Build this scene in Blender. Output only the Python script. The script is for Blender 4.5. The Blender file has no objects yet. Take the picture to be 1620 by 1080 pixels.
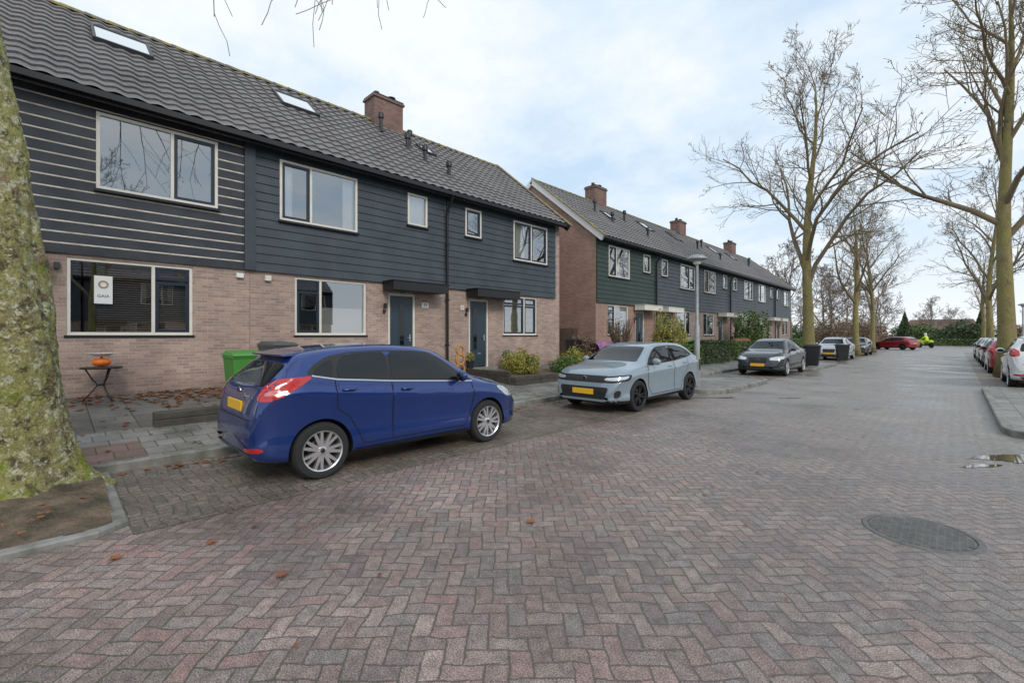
import bpy, bmesh, math, random
import numpy as np
from mathutils import Vector, Matrix, noise
from mathutils.bvhtree import BVHTree
from mathutils.geometry import delaunay_2d_cdt
R=random.Random(7)
sc=bpy.context.scene
COL=sc.collection
# ------------------------------------------------------------ node helpers
def newmat(name):
    m=bpy.data.materials.new(name); m.use_nodes=True
    nt=m.node_tree; b=nt.nodes['Principled BSDF']; return m,nt,b
def setin(nt,sock,v):
    if isinstance(v,bpy.types.NodeSocket): nt.links.new(v,sock)
    elif isinstance(v,(tuple,list)) and len(v)==3 and sock.type=='RGBA': sock.default_value=(*v,1)
    else: sock.default_value=v
def M(nt,op,a,b=None,c=None):
    n=nt.nodes.new('ShaderNodeMath'); n.operation=op
    setin(nt,n.inputs[0],a)
    if b is not None: setin(nt,n.inputs[1],b)
    if c is not None: setin(nt,n.inputs[2],c)
    return n.outputs[0]
def mixc(nt,f,a,b,bt='MIX'):
    n=nt.nodes.new('ShaderNodeMix'); n.data_type='RGBA'; n.blend_type=bt
    setin(nt,n.inputs[0],f); setin(nt,n.inputs[6],a); setin(nt,n.inputs[7],b); return n.outputs[2]
def mapr(nt,v,a,b,c=0.,d=1.):
    n=nt.nodes.new('ShaderNodeMapRange'); setin(nt,n.inputs[0],v)
    for i,x in enumerate((a,b,c,d)): n.inputs[i+1].default_value=x
    return n.outputs[0]
def coord(nt): return nt.nodes.new('ShaderNodeTexCoord').outputs['Object']
def geopos(nt): return nt.nodes.new('ShaderNodeNewGeometry').outputs['Position']
def nz(nt,vec,scale,detail=4,rough=.55):
    n=nt.nodes.new('ShaderNodeTexNoise'); n.inputs['Scale'].default_value=scale
    n.inputs['Detail'].default_value=detail; n.inputs['Roughness'].default_value=rough
    if vec is not None: nt.links.new(vec,n.inputs['Vector'])
    return n.outputs['Fac']
def sep(nt,v):
    n=nt.nodes.new('ShaderNodeSeparateXYZ'); nt.links.new(v,n.inputs[0]); return n.outputs
def comb(nt,x,y,z=0.):
    n=nt.nodes.new('ShaderNodeCombineXYZ')
    for i,q in enumerate((x,y,z)): setin(nt,n.inputs[i],q)
    return n.outputs[0]
def bump(nt,b,h,strength=.3,dist=.01):
    n=nt.nodes.new('ShaderNodeBump'); n.inputs['Strength'].default_value=strength; n.inputs['Distance'].default_value=dist
    nt.links.new(h,n.inputs['Height']); nt.links.new(n.outputs[0],b.inputs['Normal'])
def mat(name,col,rough=.6,metal=0.,col2=None,ns=3.,bs=None,bstr=.3,coat=0.,lo=.35,hi=.65,world=False,bd=.01):
    m,nt,b=newmat(name); b.inputs['Roughness'].default_value=rough; b.inputs['Metallic'].default_value=metal
    b.inputs['Coat Weight'].default_value=coat; b.inputs['Coat Roughness'].default_value=.04
    b.inputs['Base Color'].default_value=(*col,1)
    c=geopos(nt) if world else coord(nt)
    if col2 is not None:
        f=mapr(nt,nz(nt,c,ns,5),lo,hi); setin(nt,b.inputs['Base Color'],mixc(nt,f,col,col2))
    if bs: bump(nt,b,nz(nt,c,bs,4),bstr,bd)
    return m
# ------------------------------------------------------------ mesh builder
class MB:
    def __init__(s): s.v=[];s.f=[];s.m=[]
    def face(s,pts,m=0):
        n=len(s.v); s.v+=[tuple(p) for p in pts]; s.f.append(tuple(range(n,n+len(pts)))); s.m.append(m)
    def quad(s,a,b,c,d,m=0): s.face((a,b,c,d),m)
    def box(s,x0,x1,y0,y1,z0,z1,m=0):
        if x0>x1:x0,x1=x1,x0
        if y0>y1:y0,y1=y1,y0
        s.hexa([(x0,y0,z0),(x1,y0,z0),(x1,y1,z0),(x0,y1,z0),(x0,y0,z1),(x1,y0,z1),(x1,y1,z1),(x0,y1,z1)],m)
    def hexa(s,p,m=0):
        n=len(s.v); s.v+=[tuple(q) for q in p]
        for f in ((0,3,2,1),(4,5,6,7),(0,1,5,4),(1,2,6,5),(2,3,7,6),(3,0,4,7)):
            s.f.append(tuple(n+i for i in f)); s.m.append(m)
    def tube(s,pts,rs,n=6,m=0,cap=True):
        pts=[Vector(p) for p in pts]; base=len(s.v); k=len(pts)
        if not hasattr(rs,'__len__'): rs=[rs]*k
        ref=None
        for i,p in enumerate(pts):
            d=(pts[min(i+1,k-1)]-pts[max(i-1,0)])
            if d.length<1e-9: d=Vector((0,0,1))
            d.normalize()
            if ref is None: ref=Vector((1,0,0)) if abs(d.x)<.8 else Vector((0,1,0))
            a=ref-d*ref.dot(d)
            if a.length<1e-4: a=d.orthogonal()
            a.normalize(); ref=a; b=d.cross(a)
            for j in range(n):
                t=2*math.pi*j/n; q=p+(a*math.cos(t)+b*math.sin(t))*rs[i]; s.v.append((q.x,q.y,q.z))
        for i in range(k-1):
            for j in range(n):
                j2=(j+1)%n
                s.f.append((base+i*n+j,base+i*n+j2,base+(i+1)*n+j2,base+(i+1)*n+j)); s.m.append(m)
        if cap:
            s.f.append(tuple(base+j for j in reversed(range(n)))); s.m.append(m)
            s.f.append(tuple(base+(k-1)*n+j for j in range(n))); s.m.append(m)
    def lathe(s,prof,n=24,c=(0,0,0),axis='Z',m=0,closed=False):
        base=len(s.v); k=len(prof)
        for r,h in prof:
            for j in range(n):
                t=2*math.pi*j/n; a,b=r*math.cos(t),r*math.sin(t)
                if axis=='Z': s.v.append((c[0]+a,c[1]+b,c[2]+h))
                elif axis=='X': s.v.append((c[0]+h,c[1]+a,c[2]+b))
                else: s.v.append((c[0]+b,c[1]+h,c[2]+a))
        for i in range(k if closed else k-1):
            i2=(i+1)%k
            for j in range(n):
                j2=(j+1)%n
                s.f.append((base+i*n+j,base+i*n+j2,base+i2*n+j2,base+i2*n+j)); s.m.append(m)
    def ell(s,c,r,n=16,k=10,m=0):
        prof=[(max(1e-4,math.sin(math.pi*i/k)),-math.cos(math.pi*i/k)) for i in range(k+1)]
        b0=len(s.v); s.lathe(prof,n,m=m)
        for i in range(b0,len(s.v)):
            v=s.v[i]; s.v[i]=(c[0]+v[0]*r[0],c[1]+v[1]*r[1],c[2]+v[2]*r[2])
    def mesh(s,name,mats,smooth=False,angle=None):
        me=bpy.data.meshes.new(name); me.from_pydata(s.v,[],s.f)
        for mm in mats: me.materials.append(mm)
        me.polygons.foreach_set('material_index',s.m)
        if smooth or angle: me.polygons.foreach_set('use_smooth',[True]*len(s.f))
        me.update()
        if angle: me.set_sharp_from_angle(angle=math.radians(angle))
        return me
    def obj(s,name,mats,parent=None,smooth=False,angle=None,loc=None,bevel=0):
        o=bpy.data.objects.new(name,s.mesh(name,mats,smooth,angle)); COL.objects.link(o)
        if parent: o.parent=parent
        if loc: o.location=loc
        if bevel:
            b=o.modifiers.new('bevel','BEVEL'); b.width=bevel; b.segments=2; b.limit_method='ANGLE'
        return o
def tag(o,label,cat,group=None):
    o['label']=label; o['category']=cat
    if group: o['group']=group
    return o
def thing(name,label,cat,loc=(0,0,0),rz=0,group=None):
    e=bpy.data.objects.new(name,None); COL.objects.link(e); e.location=loc; e.rotation_euler[2]=rz; e.empty_display_size=.3
    return tag(e,label,cat,group)
def copy_thing(src,loc,rz=None,label=None,scale=None,paint=None,group=None):
    def rec(o,par):
        c=o.copy(); COL.objects.link(c)
        if par is not None:
            c.parent=par; c.matrix_parent_inverse=o.matrix_parent_inverse.copy()
        if paint is not None and c.type=='MESH' and c.material_slots and c.material_slots[0].material and c.material_slots[0].material.name.startswith('paint'):
            c.material_slots[0].link='OBJECT'; c.material_slots[0].material=paint
        for ch in list(o.children):
            if paint is not None and ch.name.startswith('lettering'): continue
            rec(ch,c)
        return c
    c=rec(src,None); c.location=loc
    if rz is not None: c.rotation_euler[2]=rz
    if label: c['label']=label
    if scale: c.scale=scale
    if group: c['group']=group
    return c
def structure(o): o['kind']='structure'; return o
# ------------------------------------------------------------ materials
def brickmat(name,c1,c2,mort):
    m,nt,b=newmat(name); s=sep(nt,coord(nt)); v=comb(nt,M(nt,'ADD',s[0],s[1]),s[2])
    n=nt.nodes.new('ShaderNodeTexBrick'); nt.links.new(v,n.inputs['Vector'])
    n.inputs['Scale'].default_value=1; n.inputs['Brick Width'].default_value=.215; n.inputs['Row Height'].default_value=.0625
    n.inputs['Mortar Size'].default_value=.006; n.inputs['Mortar Smooth'].default_value=.2; n.inputs['Bias'].default_value=0
    n.inputs['Color1'].default_value=(*c1,1); n.inputs['Color2'].default_value=(*c2,1); n.inputs['Mortar'].default_value=(*mort,1)
    f=mapr(nt,nz(nt,coord(nt),1.1,6),.3,.7,.78,1.12); f2=mapr(nt,nz(nt,coord(nt),45,3),.3,.7,.8,1.2)
    col=mixc(nt,1.,n.outputs['Color'],comb(nt,f,f,f),'MULTIPLY'); col=mixc(nt,1.,col,comb(nt,f2,f2,f2),'MULTIPLY')
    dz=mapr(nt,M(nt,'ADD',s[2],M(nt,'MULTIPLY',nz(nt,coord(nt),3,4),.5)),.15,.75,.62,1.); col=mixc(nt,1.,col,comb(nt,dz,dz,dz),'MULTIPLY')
    setin(nt,b.inputs['Base Color'],col); b.inputs['Roughness'].default_value=.85
    bump(nt,b,M(nt,'SUBTRACT',1.,n.outputs['Fac']),.6,.006)
    return m
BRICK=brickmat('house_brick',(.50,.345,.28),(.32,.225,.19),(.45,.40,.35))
BRICK2=brickmat('gable_brick',(.44,.26,.20),(.32,.185,.145),(.38,.33,.29))
CHIMB=brickmat('chimney_brick',(.27,.145,.115),(.17,.095,.08),(.2,.18,.16))
def herring(name,rot,cols,joint,moss,w=.1,tint=None,wet=(.28,.6)):
    m,nt,b=newmat(name); P=geopos(nt); s=sep(nt,P)
    c,sn=math.cos(rot)/w,math.sin(rot)/w
    x=M(nt,'ADD',M(nt,'MULTIPLY',s[0],c),M(nt,'MULTIPLY',s[1],sn))
    y=M(nt,'SUBTRACT',M(nt,'MULTIPLY',s[1],c),M(nt,'MULTIPLY',s[0],sn))
    x=M(nt,'ADD',x,M(nt,'MULTIPLY',nz(nt,P,1.3,4),1.7)); y=M(nt,'ADD',y,M(nt,'MULTIPLY',nz(nt,P,1.7,4),1.7))
    i=M(nt,'FLOOR',x); j=M(nt,'FLOOR',y); fx=M(nt,'SUBTRACT',x,i); fy=M(nt,'SUBTRACT',y,j)
    md=M(nt,'FLOORED_MODULO',M(nt,'ADD',M(nt,'SUBTRACT',i,j),.01),4.)
    hor=M(nt,'LESS_THAN',md,1.5)
    m1=M(nt,'COMPARE',md,1.,.4); m2=M(nt,'COMPARE',md,2.,.4)
    def dmin(a,full): return M(nt,'MINIMUM',a,M(nt,'SUBTRACT',full,a))
    dh=M(nt,'MINIMUM',dmin(M(nt,'ADD',fx,m1),2.),dmin(fy,1.))
    dv=M(nt,'MINIMUM',dmin(M(nt,'ADD',fy,m2),2.),dmin(fx,1.))
    d=M(nt,'ADD',M(nt,'MULTIPLY',dh,hor),M(nt,'MULTIPLY',dv,M(nt,'SUBTRACT',1.,hor)))
    wn=nt.nodes.new('ShaderNodeTexWhiteNoise'); wn.noise_dimensions='2D'
    nt.links.new(comb(nt,M(nt,'SUBTRACT',i,m1),M(nt,'SUBTRACT',j,m2)),wn.inputs['Vector'])
    rp_=nt.nodes.new('ShaderNodeValToRGB'); nt.links.new(wn.outputs['Value'],rp_.inputs[0])
    e=rp_.color_ramp.elements; e[0].color=(*cols[0],1); e[1].color=(*cols[-1],1)
    for k in range(1,len(cols)-1):
        q=e.new(k/(len(cols)-1)); q.color=(*cols[k],1)
    col=rp_.outputs[0]
    if tint:
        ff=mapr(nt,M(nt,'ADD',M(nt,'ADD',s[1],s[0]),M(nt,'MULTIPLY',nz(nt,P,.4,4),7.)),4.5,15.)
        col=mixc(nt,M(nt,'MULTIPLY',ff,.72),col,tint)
    sp=mapr(nt,nz(nt,P,120,3,.75),.36,.64,.30,1.85); col=mixc(nt,1.,col,comb(nt,sp,sp,sp),'MULTIPLY')
    sp2=mapr(nt,nz(nt,P,14,5,.65),.3,.7,.65,1.3); col=mixc(nt,1.,col,comb(nt,sp2,sp2,sp2),'MULTIPLY')
    big=mapr(nt,nz(nt,P,.6,7,.62),.32,.68,.62,1.22); col=mixc(nt,1.,col,comb(nt,big,big,big),'MULTIPLY')
    jf=mapr(nt,M(nt,'ADD',d,M(nt,'MULTIPLY',M(nt,'SUBTRACT',nz(nt,P,42,4,.75),.5),.20)),.01,.09)
    jc=mixc(nt,mapr(nt,nz(nt,P,.8,5),.47,.62),joint,moss)
    setin(nt,b.inputs['Base Color'],mixc(nt,jf,jc,col))
    ro=mapr(nt,nz(nt,P,.6,6,.6),.38,.62,wet[0],wet[1]); ro=M(nt,'ADD',ro,mapr(nt,nz(nt,P,70,2),.3,.7,-.06,.12))
    setin(nt,b.inputs['Roughness'],ro)
    bump(nt,b,M(nt,'ADD',M(nt,'MULTIPLY',jf,.6),M(nt,'MULTIPLY',nz(nt,P,95,3,.7),1.)),.6,.005)
    return m
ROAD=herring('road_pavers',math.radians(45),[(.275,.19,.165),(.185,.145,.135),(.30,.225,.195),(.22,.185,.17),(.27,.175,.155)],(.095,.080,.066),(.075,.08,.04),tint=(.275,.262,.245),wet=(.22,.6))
BAY=herring('bay_pavers',0.,[(.20,.16,.135),(.14,.12,.10),(.225,.18,.15),(.17,.145,.125)],(.055,.05,.035),(.075,.095,.025),wet=(.28,.6))
def slabs(name,c1,c2,mort,w,h,off=.5,wet=(.3,.6)):
    m,nt,b=newmat(name); P=geopos(nt); s=sep(nt,P)
    n=nt.nodes.new('ShaderNodeTexBrick'); nt.links.new(comb(nt,s[1],s[0]),n.inputs['Vector']); n.offset=off
    n.inputs['Scale'].default_value=1; n.inputs['Brick Width'].default_value=w; n.inputs['Row Height'].default_value=h
    n.inputs['Mortar Size'].default_value=.007; n.inputs['Mortar Smooth'].default_value=.1
    n.inputs['Color1'].default_value=(*c1,1); n.inputs['Color2'].default_value=(*c2,1); n.inputs['Mortar'].default_value=(*mort,1)
    f=mapr(nt,nz(nt,P,1.1,7,.65),.3,.7,.6,1.2); col=mixc(nt,1.,n.outputs['Color'],comb(nt,f,f,f),'MULTIPLY')
    f=mapr(nt,nz(nt,P,60,3),.3,.7,.75,1.25); col=mixc(nt,1.,col,comb(nt,f,f,f),'MULTIPLY')
    col=mixc(nt,mapr(nt,nz(nt,P,1.7,5,.7),.55,.7,0.,.6),col,(.08,.085,.04))
    setin(nt,b.inputs['Base Color'],col); setin(nt,b.inputs['Roughness'],mapr(nt,nz(nt,P,1.1,5),.35,.65,wet[0],wet[1]))
    bump(nt,b,M(nt,'SUBTRACT',1.,n.outputs['Fac']),.5,.005); return m
PAVE=slabs('pavement_tiles',(.30,.285,.262),(.21,.20,.185),(.075,.08,.055),.3,.3)
YARD=slabs('yard_tiles',(.19,.18,.165),(.12,.116,.108),(.045,.05,.03),.5,.5,0.)
REDT=slabs('red_tiles',(.24,.15,.125),(.18,.12,.10),(.06,.06,.04),.3,.3)
KERB=mat('kerb_concrete',(.30,.29,.27),.6,col2=(.13,.13,.105),ns=4,bs=40,world=True)
GRASS=mat('grass_soil',(.05,.06,.025),.95,col2=(.075,.06,.035),ns=2,bs=20,world=True)
SOIL=mat('soil',(.20,.14,.095),.95,col2=(.07,.06,.035),ns=5,bs=25,bstr=1.,world=True,bd=.05)
def tilemat():
    m,nt,b=newmat('roof_tile'); c=coord(nt)
    col=mixc(nt,mapr(nt,nz(nt,c,1.2,6),.3,.7),(.125,.116,.118),(.19,.18,.18))
    col=mixc(nt,mapr(nt,nz(nt,c,14,5,.75),.50,.70,0,.75),col,(.30,.28,.25))
    setin(nt,b.inputs['Base Color'],col); b.inputs['Roughness'].default_value=.62; bump(nt,b,nz(nt,c,60,3),.3,.004); return m
TILE=tilemat()
RIDGE=mat('ridge_moss',(.14,.13,.12),.85,col2=(.30,.23,.06),ns=6,lo=.42,hi=.58,bs=30)
BLUEG=mat('cladding_blue_grey',(.038,.050,.062),.42,col2=(.054,.070,.084),ns=1.5,bs=50,bstr=.1)
BLACKC=mat('cladding_black',(.022,.027,.036),.45,col2=(.042,.049,.060),ns=2.5,bs=50,bstr=.1)
GREENC=mat('cladding_green',(.024,.046,.037),.5,col2=(.033,.056,.047),ns=1.5)
GAPD=mat('gap_dark',(.008,.01,.012),.9)
GAPW=mat('gap_pale',(.80,.72,.62),.9,col2=(.5,.44,.38),ns=5)
CREAM=mat('frame_white',(.78,.74,.67),.4,col2=(.70,.66,.58),ns=4)
WHITE=mat('white_paint',(.80,.80,.78),.4)
NAVY=mat('sash_navy',(.018,.026,.042),.35)
DOORM=mat('door_blue_grey',(.028,.048,.068),.35)
BLK=mat('black_trim',(.012,.012,.014),.4)
PVC=mat('pipe_grey',(.045,.05,.055),.5)
ROOM=mat('room_wall',(.12,.10,.085),.9,col2=(.03,.028,.026),ns=.9)
CURT=mat('curtain_white',(.75,.73,.70),.8)
BLIND=mat('blind_slats',(.42,.33,.26),.6)
BLINDW=mat('blind_white',(.65,.62,.58),.6)
STEEL=mat('steel',(.55,.56,.57),.3,1.)
GALV=mat('galvanised_grey',(.36,.37,.37),.45,.3,col2=(.27,.28,.28),ns=6)
def glassm(name,base,tint):
    m,nt,b=newmat(name); o=nt.nodes['Material Output']; nt.nodes.remove(b)
    t=nt.nodes.new('ShaderNodeBsdfTransparent'); t.inputs[0].default_value=(*tint,1)
    g=nt.nodes.new('ShaderNodeBsdfGlossy'); g.inputs['Roughness'].default_value=.015; g.inputs['Color'].default_value=(.93,.97,1,1)
    bp=nt.nodes.new('ShaderNodeBump'); bp.inputs['Strength'].default_value=.06; bp.inputs['Distance'].default_value=.02
    nt.links.new(nz(nt,coord(nt),1.6,1),bp.inputs['Height']); nt.links.new(bp.outputs[0],g.inputs['Normal'])
    f=nt.nodes.new('ShaderNodeFresnel'); f.inputs[0].default_value=1.5
    fac=M(nt,'MINIMUM',M(nt,'ADD',M(nt,'MULTIPLY',f.outputs[0],1.6),base),1.)
    mx=nt.nodes.new('ShaderNodeMixShader'); nt.links.new(fac,mx.inputs[0]); nt.links.new(t.outputs[0],mx.inputs[1]); nt.links.new(g.outputs[0],mx.inputs[2])
    nt.links.new(mx.outputs[0],o.inputs[0]); return m
GLASS=glassm('window_glass',.26,(.85,.88,.88))
SKYL=mat('skylight_glass',(.80,.83,.85),.08,.9)
CARGL=mat('car_glass',(.006,.008,.010),.03,0.)
TYRE=mat('tyre',(.022,.022,.022),.8,bs=60)
RIM=mat('rim_silver',(.68,.68,.69),.28,.85)
RIMD=mat('rim_dark',(.03,.03,.032),.35,.6)
PLAST=mat('black_plastic',(.016,.016,.017),.55)
RED=mat('lamp_red',(.50,.012,.012),.10,coat=1.)
REDL=mat('lamp_clear_red',(.65,.22,.2),.12,coat=1.)
HEAD=mat('lamp_clear',(.62,.65,.68),.08,.6,coat=1.)
PLATE=mat('plate_yellow',(.88,.50,.03),.45)
def paint(name,col,metal=.35,rough=.28):
    m,nt,b=newmat('paint_'+name); b.inputs['Base Color'].default_value=(*col,1); b.inputs['Metallic'].default_value=metal
    b.inputs['Roughness'].default_value=rough; b.inputs['Coat Weight'].default_value=1.; b.inputs['Coat Roughness'].default_value=.03
    c=coord(nt); v=nt.nodes.new('ShaderNodeTexVoronoi'); v.inputs['Scale'].default_value=70; nt.links.new(c,v.inputs['Vector'])
    d=mapr(nt,v.outputs['Distance'],.0,.28,1.,0.); k=mapr(nt,nz(nt,c,12,3),.48,.60)
    bump(nt,b,M(nt,'MULTIPLY',d,k),.35,.002); return m
# ------------------------------------------------------------ house
EZ=5.50; RZ=8.85
PITCHX,PITCHZ=4.08,RZ-EZ; SL=math.hypot(PITCHX,PITCHZ); NX,NZ=PITCHZ/SL,PITCHX/SL
def rp(s,y,h): return (.38-PITCHX*s+NX*h, y, EZ+PITCHZ*s+NZ*h)
def cells(y0,y1,z0,z1,ops):
    ys=sorted({y0,y1,*[v for o in ops for v in o[:2] if y0<v<y1]}); zs=sorted({z0,z1,*[v for o in ops for v in o[2:4] if z0<v<z1]})
    for a,b in zip(ys,ys[1:]):
        for c,d in zip(zs,zs[1:]):
            ym,zm=(a+b)/2,(c+d)/2
            if not any(o[0]<ym<o[1] and o[2]<zm<o[3] for o in ops): yield a,b,c,d
def make_window(H,y0,y1,z0,z1,xf,split=None,dark=None,transom=None,cover=None):
    fr=MB(); t=.055; X0,X1=xf-.07,xf
    fr.box(X0,X1,y0,y0+t,z0,z1); fr.box(X0,X1,y1-t,y1,z0,z1); fr.box(X0,X1,y0+t,y1-t,z0,z0+t); fr.box(X0,X1,y0+t,y1-t,z1-t,z1)
    if split: fr.box(X0,X1,split-t/2,split+t/2,z0+t,z1-t)
    w=fr.obj('window',[CREAM],H,bevel=.004)
    p=MB(); p.quad((xf-.045,y0+t,z0+t),(xf-.045,y1-t,z0+t),(xf-.045,y1-t,z1-t),(xf-.045,y0+t,z1-t)); p.obj('pane',[GLASS],w)
    def sash(a,b,c,d):
        s=MB(); q=.06
        s.box(xf-.06,xf-.012,a,a+q,c,d); s.box(xf-.06,xf-.012,b-q,b,c,d); s.box(xf-.06,xf-.012,a+q,b-q,c,c+q); s.box(xf-.06,xf-.012,a+q,b-q,d-q,d)
        s.obj('casement',[NAVY],w,bevel=.003)
    rngs=[]
    if split:
        if dark in('l','b'): rngs.append((y0+t,split-t/2))
        if dark in('r','b'): rngs.append((split+t/2,y1-t))
    elif dark: rngs.append((y0+t,y1-t))
    for a,b in rngs:
        if transom: sash(a,b,z0+t,transom-.015); sash(a,b,transom+.015,z1-t)
        else: sash(a,b,z0+t,z1-t)
    s=MB(); s.box(xf-.05,xf+.05,y0-.03,y1+.03,z0-.05,z0-.003); s.obj('sill',[BLK],w)
    if cover:
        for kind,a,b in cover:
            c=MB(); xb=xf-.16
            if kind=='curtain' or kind=='net':
                n=int((b-a)/.02)+2; top=z1; 
                for i in range(n):
                    ya=a+(b-a)*i/n; yb=a+(b-a)*(i+1)/n
                    c.quad((xb+.02*math.sin(i*1.1),ya,z0),(xb+.02*math.sin((i+1)*1.1),yb,z0),(xb+.02*math.sin((i+1)*1.1),yb,top),(xb+.02*math.sin(i*1.1),ya,top))
                c.obj('curtain',[CURT],w,smooth=True)
            elif kind in('blind','blindw'):
                k=int((z1-z0)/.045)
                for i in range(k):
                    z=z0+.03+i*.045; c.hexa([(xb-.02,a,z+.018),(xb+.018,a,z-.004),(xb+.018,b,z-.004),(xb-.02,b,z+.018),(xb-.02,a,z+.022),(xb+.018,a,z),(xb+.018,b,z),(xb-.02,b,z+.022)])
                c.obj('blind',[BLIND if kind=='blind' else BLINDW],w)
            elif kind=='shade':
                c.quad((xb,a,z0),(xb,b,z0),(xb,b,z0+(z1-z0)*.5),(xb,a,z0+(z1-z0)*.5)); c.obj('roller_shade',[BLINDW],w)
    return w
def make_house(name,label,y0,W,mir,wins,door,canopy,clad,gap,board=.2,ends=(0,0),chimney=False,skyl=(),vents=(),group='terraced houses',verge=None,brick=BRICK,canm=BLK,boardtrim=False,pipe=True,cend=0,x=-11.4):
    H=thing(name,label,'house',(x,y0,.47),group=group)
    f=(lambda a:W-a) if mir else (lambda a:a)
    def rg(a,b): a,b=f(a),f(b); return (min(a,b),max(a,b))
    ops=[]
    for w in wins: a,b=rg(w['y'][0],w['y'][1]); ops.append((a,b,w['z'][0],w['z'][1]))
    da,db=rg(*door); ops.append((da,db,.06,2.32))
    wl=MB(); e=.004; ET=EZ-.02
    for a,b,c,d in cells(e,W-e,-.6,ET,ops): wl.quad((0,a,c),(0,b,c),(0,b,d),(0,a,d))
    for a,b,c,d in ops:
        for q in (((0,a,c),(0,b,c),(-.14,b,c),(-.14,a,c)),((0,a,d),(0,b,d),(-.14,b,d),(-.14,a,d)),((0,a,c),(0,a,d),(-.14,a,d),(-.14,a,c)),((0,b,c),(0,b,d),(-.14,b,d),(-.14,b,c))): wl.quad(*q)
    D=-7.4
    for yy in (e,W-e):
        wl.face([(0,yy,-.6),(0,yy,EZ+.28),(-3.7,yy,RZ-.05),(D,yy,EZ+.28),(D,yy,-.6)])
    wl.quad((D,e,-.6),(D,W-e,-.6),(D,W-e,5.4),(D,e,5.4))
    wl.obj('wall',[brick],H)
    rm=MB(); rm.quad((-3,.02,0),(-3,W-.02,0),(-3,W-.02,5.6),(-3,.02,5.6)); rm.quad((-.15,.02,2.62),(-3,.02,2.62),(-3,W-.02,2.62),(-.15,W-.02,2.62))
    rm.quad((-.15,.02,.05),(-3,.02,.05),(-3,W-.02,.05),(-.15,W-.02,.05)); rm.quad((-.15,.02,5.45),(-3,.02,5.45),(-3,W-.02,5.45),(-.15,W-.02,5.45))
    rm.obj('interior',[ROOM],H)
    cl=MB(); y_a,y_b=e+.01,W-e-.01-cend; pale=gap is GAPW; gx=.043 if pale else .022
    for a,b,c,d in cells(y_a,y_b,2.59,ET,ops): cl.quad((gx,a,c),(gx,b,c),(gx,b,d),(gx,a,d),1)
    z=2.59; gp=.030 if pale else .009
    while z<ET-.04:
        zt=min(z+board,ET)-gp
        for a,b,c,d in cells(y_a,y_b,z,zt,ops):
            if pale: xa=xb=.049
            else: xa=.07-.02*(c-z)/board; xb=.07-.02*(d-z)/board
            cl.hexa([(.02,a,c),(xa,a,c),(xa,b,c),(.02,b,c),(.02,a,d),(xb,a,d),(xb,b,d),(.02,b,d)])
        z+=board
    cl.obj('cladding',[clad,gap],H)
    for w in wins:
        a,b=rg(*w['y']); sp=f(w['split']) if w.get('split') else None; dk=w.get('dark')
        if mir and dk in('l','r'): dk='r' if dk=='l' else 'l'
        cov=[]
        for k,p,q in w.get('cover',()): p,q=rg(p,q); cov.append((k,p,q))
        make_window(H,a,b,w['z'][0],w['z'][1],.085 if w['z'][0]>2.6 else -.03,sp,dk,w.get('transom'),cov)
    fr=MB(); 
    for q in ((da,da+.07),(db-.07,db)): fr.box(-.12,-.02,q[0],q[1],.06,2.32)
    fr.box(-.12,-.02,da+.07,db-.07,2.25,2.32); 
    dr=MB(); dr.box(-.10,-.055,da+.075,db-.075,.09,2.245); 
    dm=(da+db)/2
    g0=dm-.05 if not mir else dm-.20
    dr.box(-.055,-.045,g0-.03,g0+.17,.6,2.05)
    dr.box(-.055,-.045,da+.15,db-.15,.2,.45)
    dd=dr.obj('door',[DOORM],H,bevel=.004)
    g=MB(); g.box(-.045,-.042,g0,g0+.14,.65,2.0); g.obj('door_pane',[CARGL],dd)
    hd=MB(); hy=db-.16; hd.tube([(-.05,hy,1.05),(-.0,hy,1.05),(0,hy-.12,1.05)],.011,8); hd.box(-.055,-.045,hy-.02,hy+.02,.95,1.15); hd.obj('handle',[STEEL],dd)
    ms=MB(); ms.box(-.045,-.035,dm-.03,dm+.13,.5,.54); ms.obj('letter_slot',[STEEL],dd)
    fr.obj('door_frame',[CREAM],H,bevel=.004)
    st=MB(); st.box(-.12,.35,da-.1,db+.1,-.3,.055); st.obj('doorstep',[KERB],H,bevel=.01)
    ca,cb=rg(*canopy); cn=MB(); cn.box(.0725,.62,ca,cb,2.36,2.60); cn.box(.05,.64,ca-.02,cb+.02,2.602,2.63); cn.obj('canopy',[canm],H,bevel=.006)
    lb=MB(); ly=da-.14; lb.box(.001,.05,ly-.03,ly+.03,1.75,1.83); lb.lathe([(.001,-.07),(.05,-.07),(.05,.06),(.001,.06)],12,(.09,ly,1.95)); lb.obj('wall_lamp',[BLK],H)
    rf=MB(); n=max(1,round(W/.3)); per=W/n; K=8; NC=16; cols=n*K+1
    def wav(i): t=(i%K)/K; return .034*(.5-.5*math.cos(2*math.pi*t))**.8
    rows=[]
    for c in range(NC):
        jit=R.uniform(-.003,.003)
        for s,off in ((c/NC,.045),((c+1)/NC,.006)):
            b0=len(rf.v); rows.append(b0)
            for i in range(cols): rf.v.append(rp(s,i*per/K,off+wav(i)+jit))
    for r in range(len(rows)-1):
        for i in range(cols-1): rf.f.append((rows[r]+i,rows[r]+i+1,rows[r+1]+i+1,rows[r+1]+i)); rf.m.append(0)
    rf.quad(rp(0,0,-.02),rp(0,W,-.02),rp(1,W,-.02),rp(1,0,-.02))
    rf.quad((-3.70,0,RZ+.03),(-3.70,W,RZ+.03),(-7.85,W,EZ),(-7.85,0,EZ))
    roof=rf.obj('roof',[TILE],H,angle=50)
    rd=MB(); nr=int(W/.4); 
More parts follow.
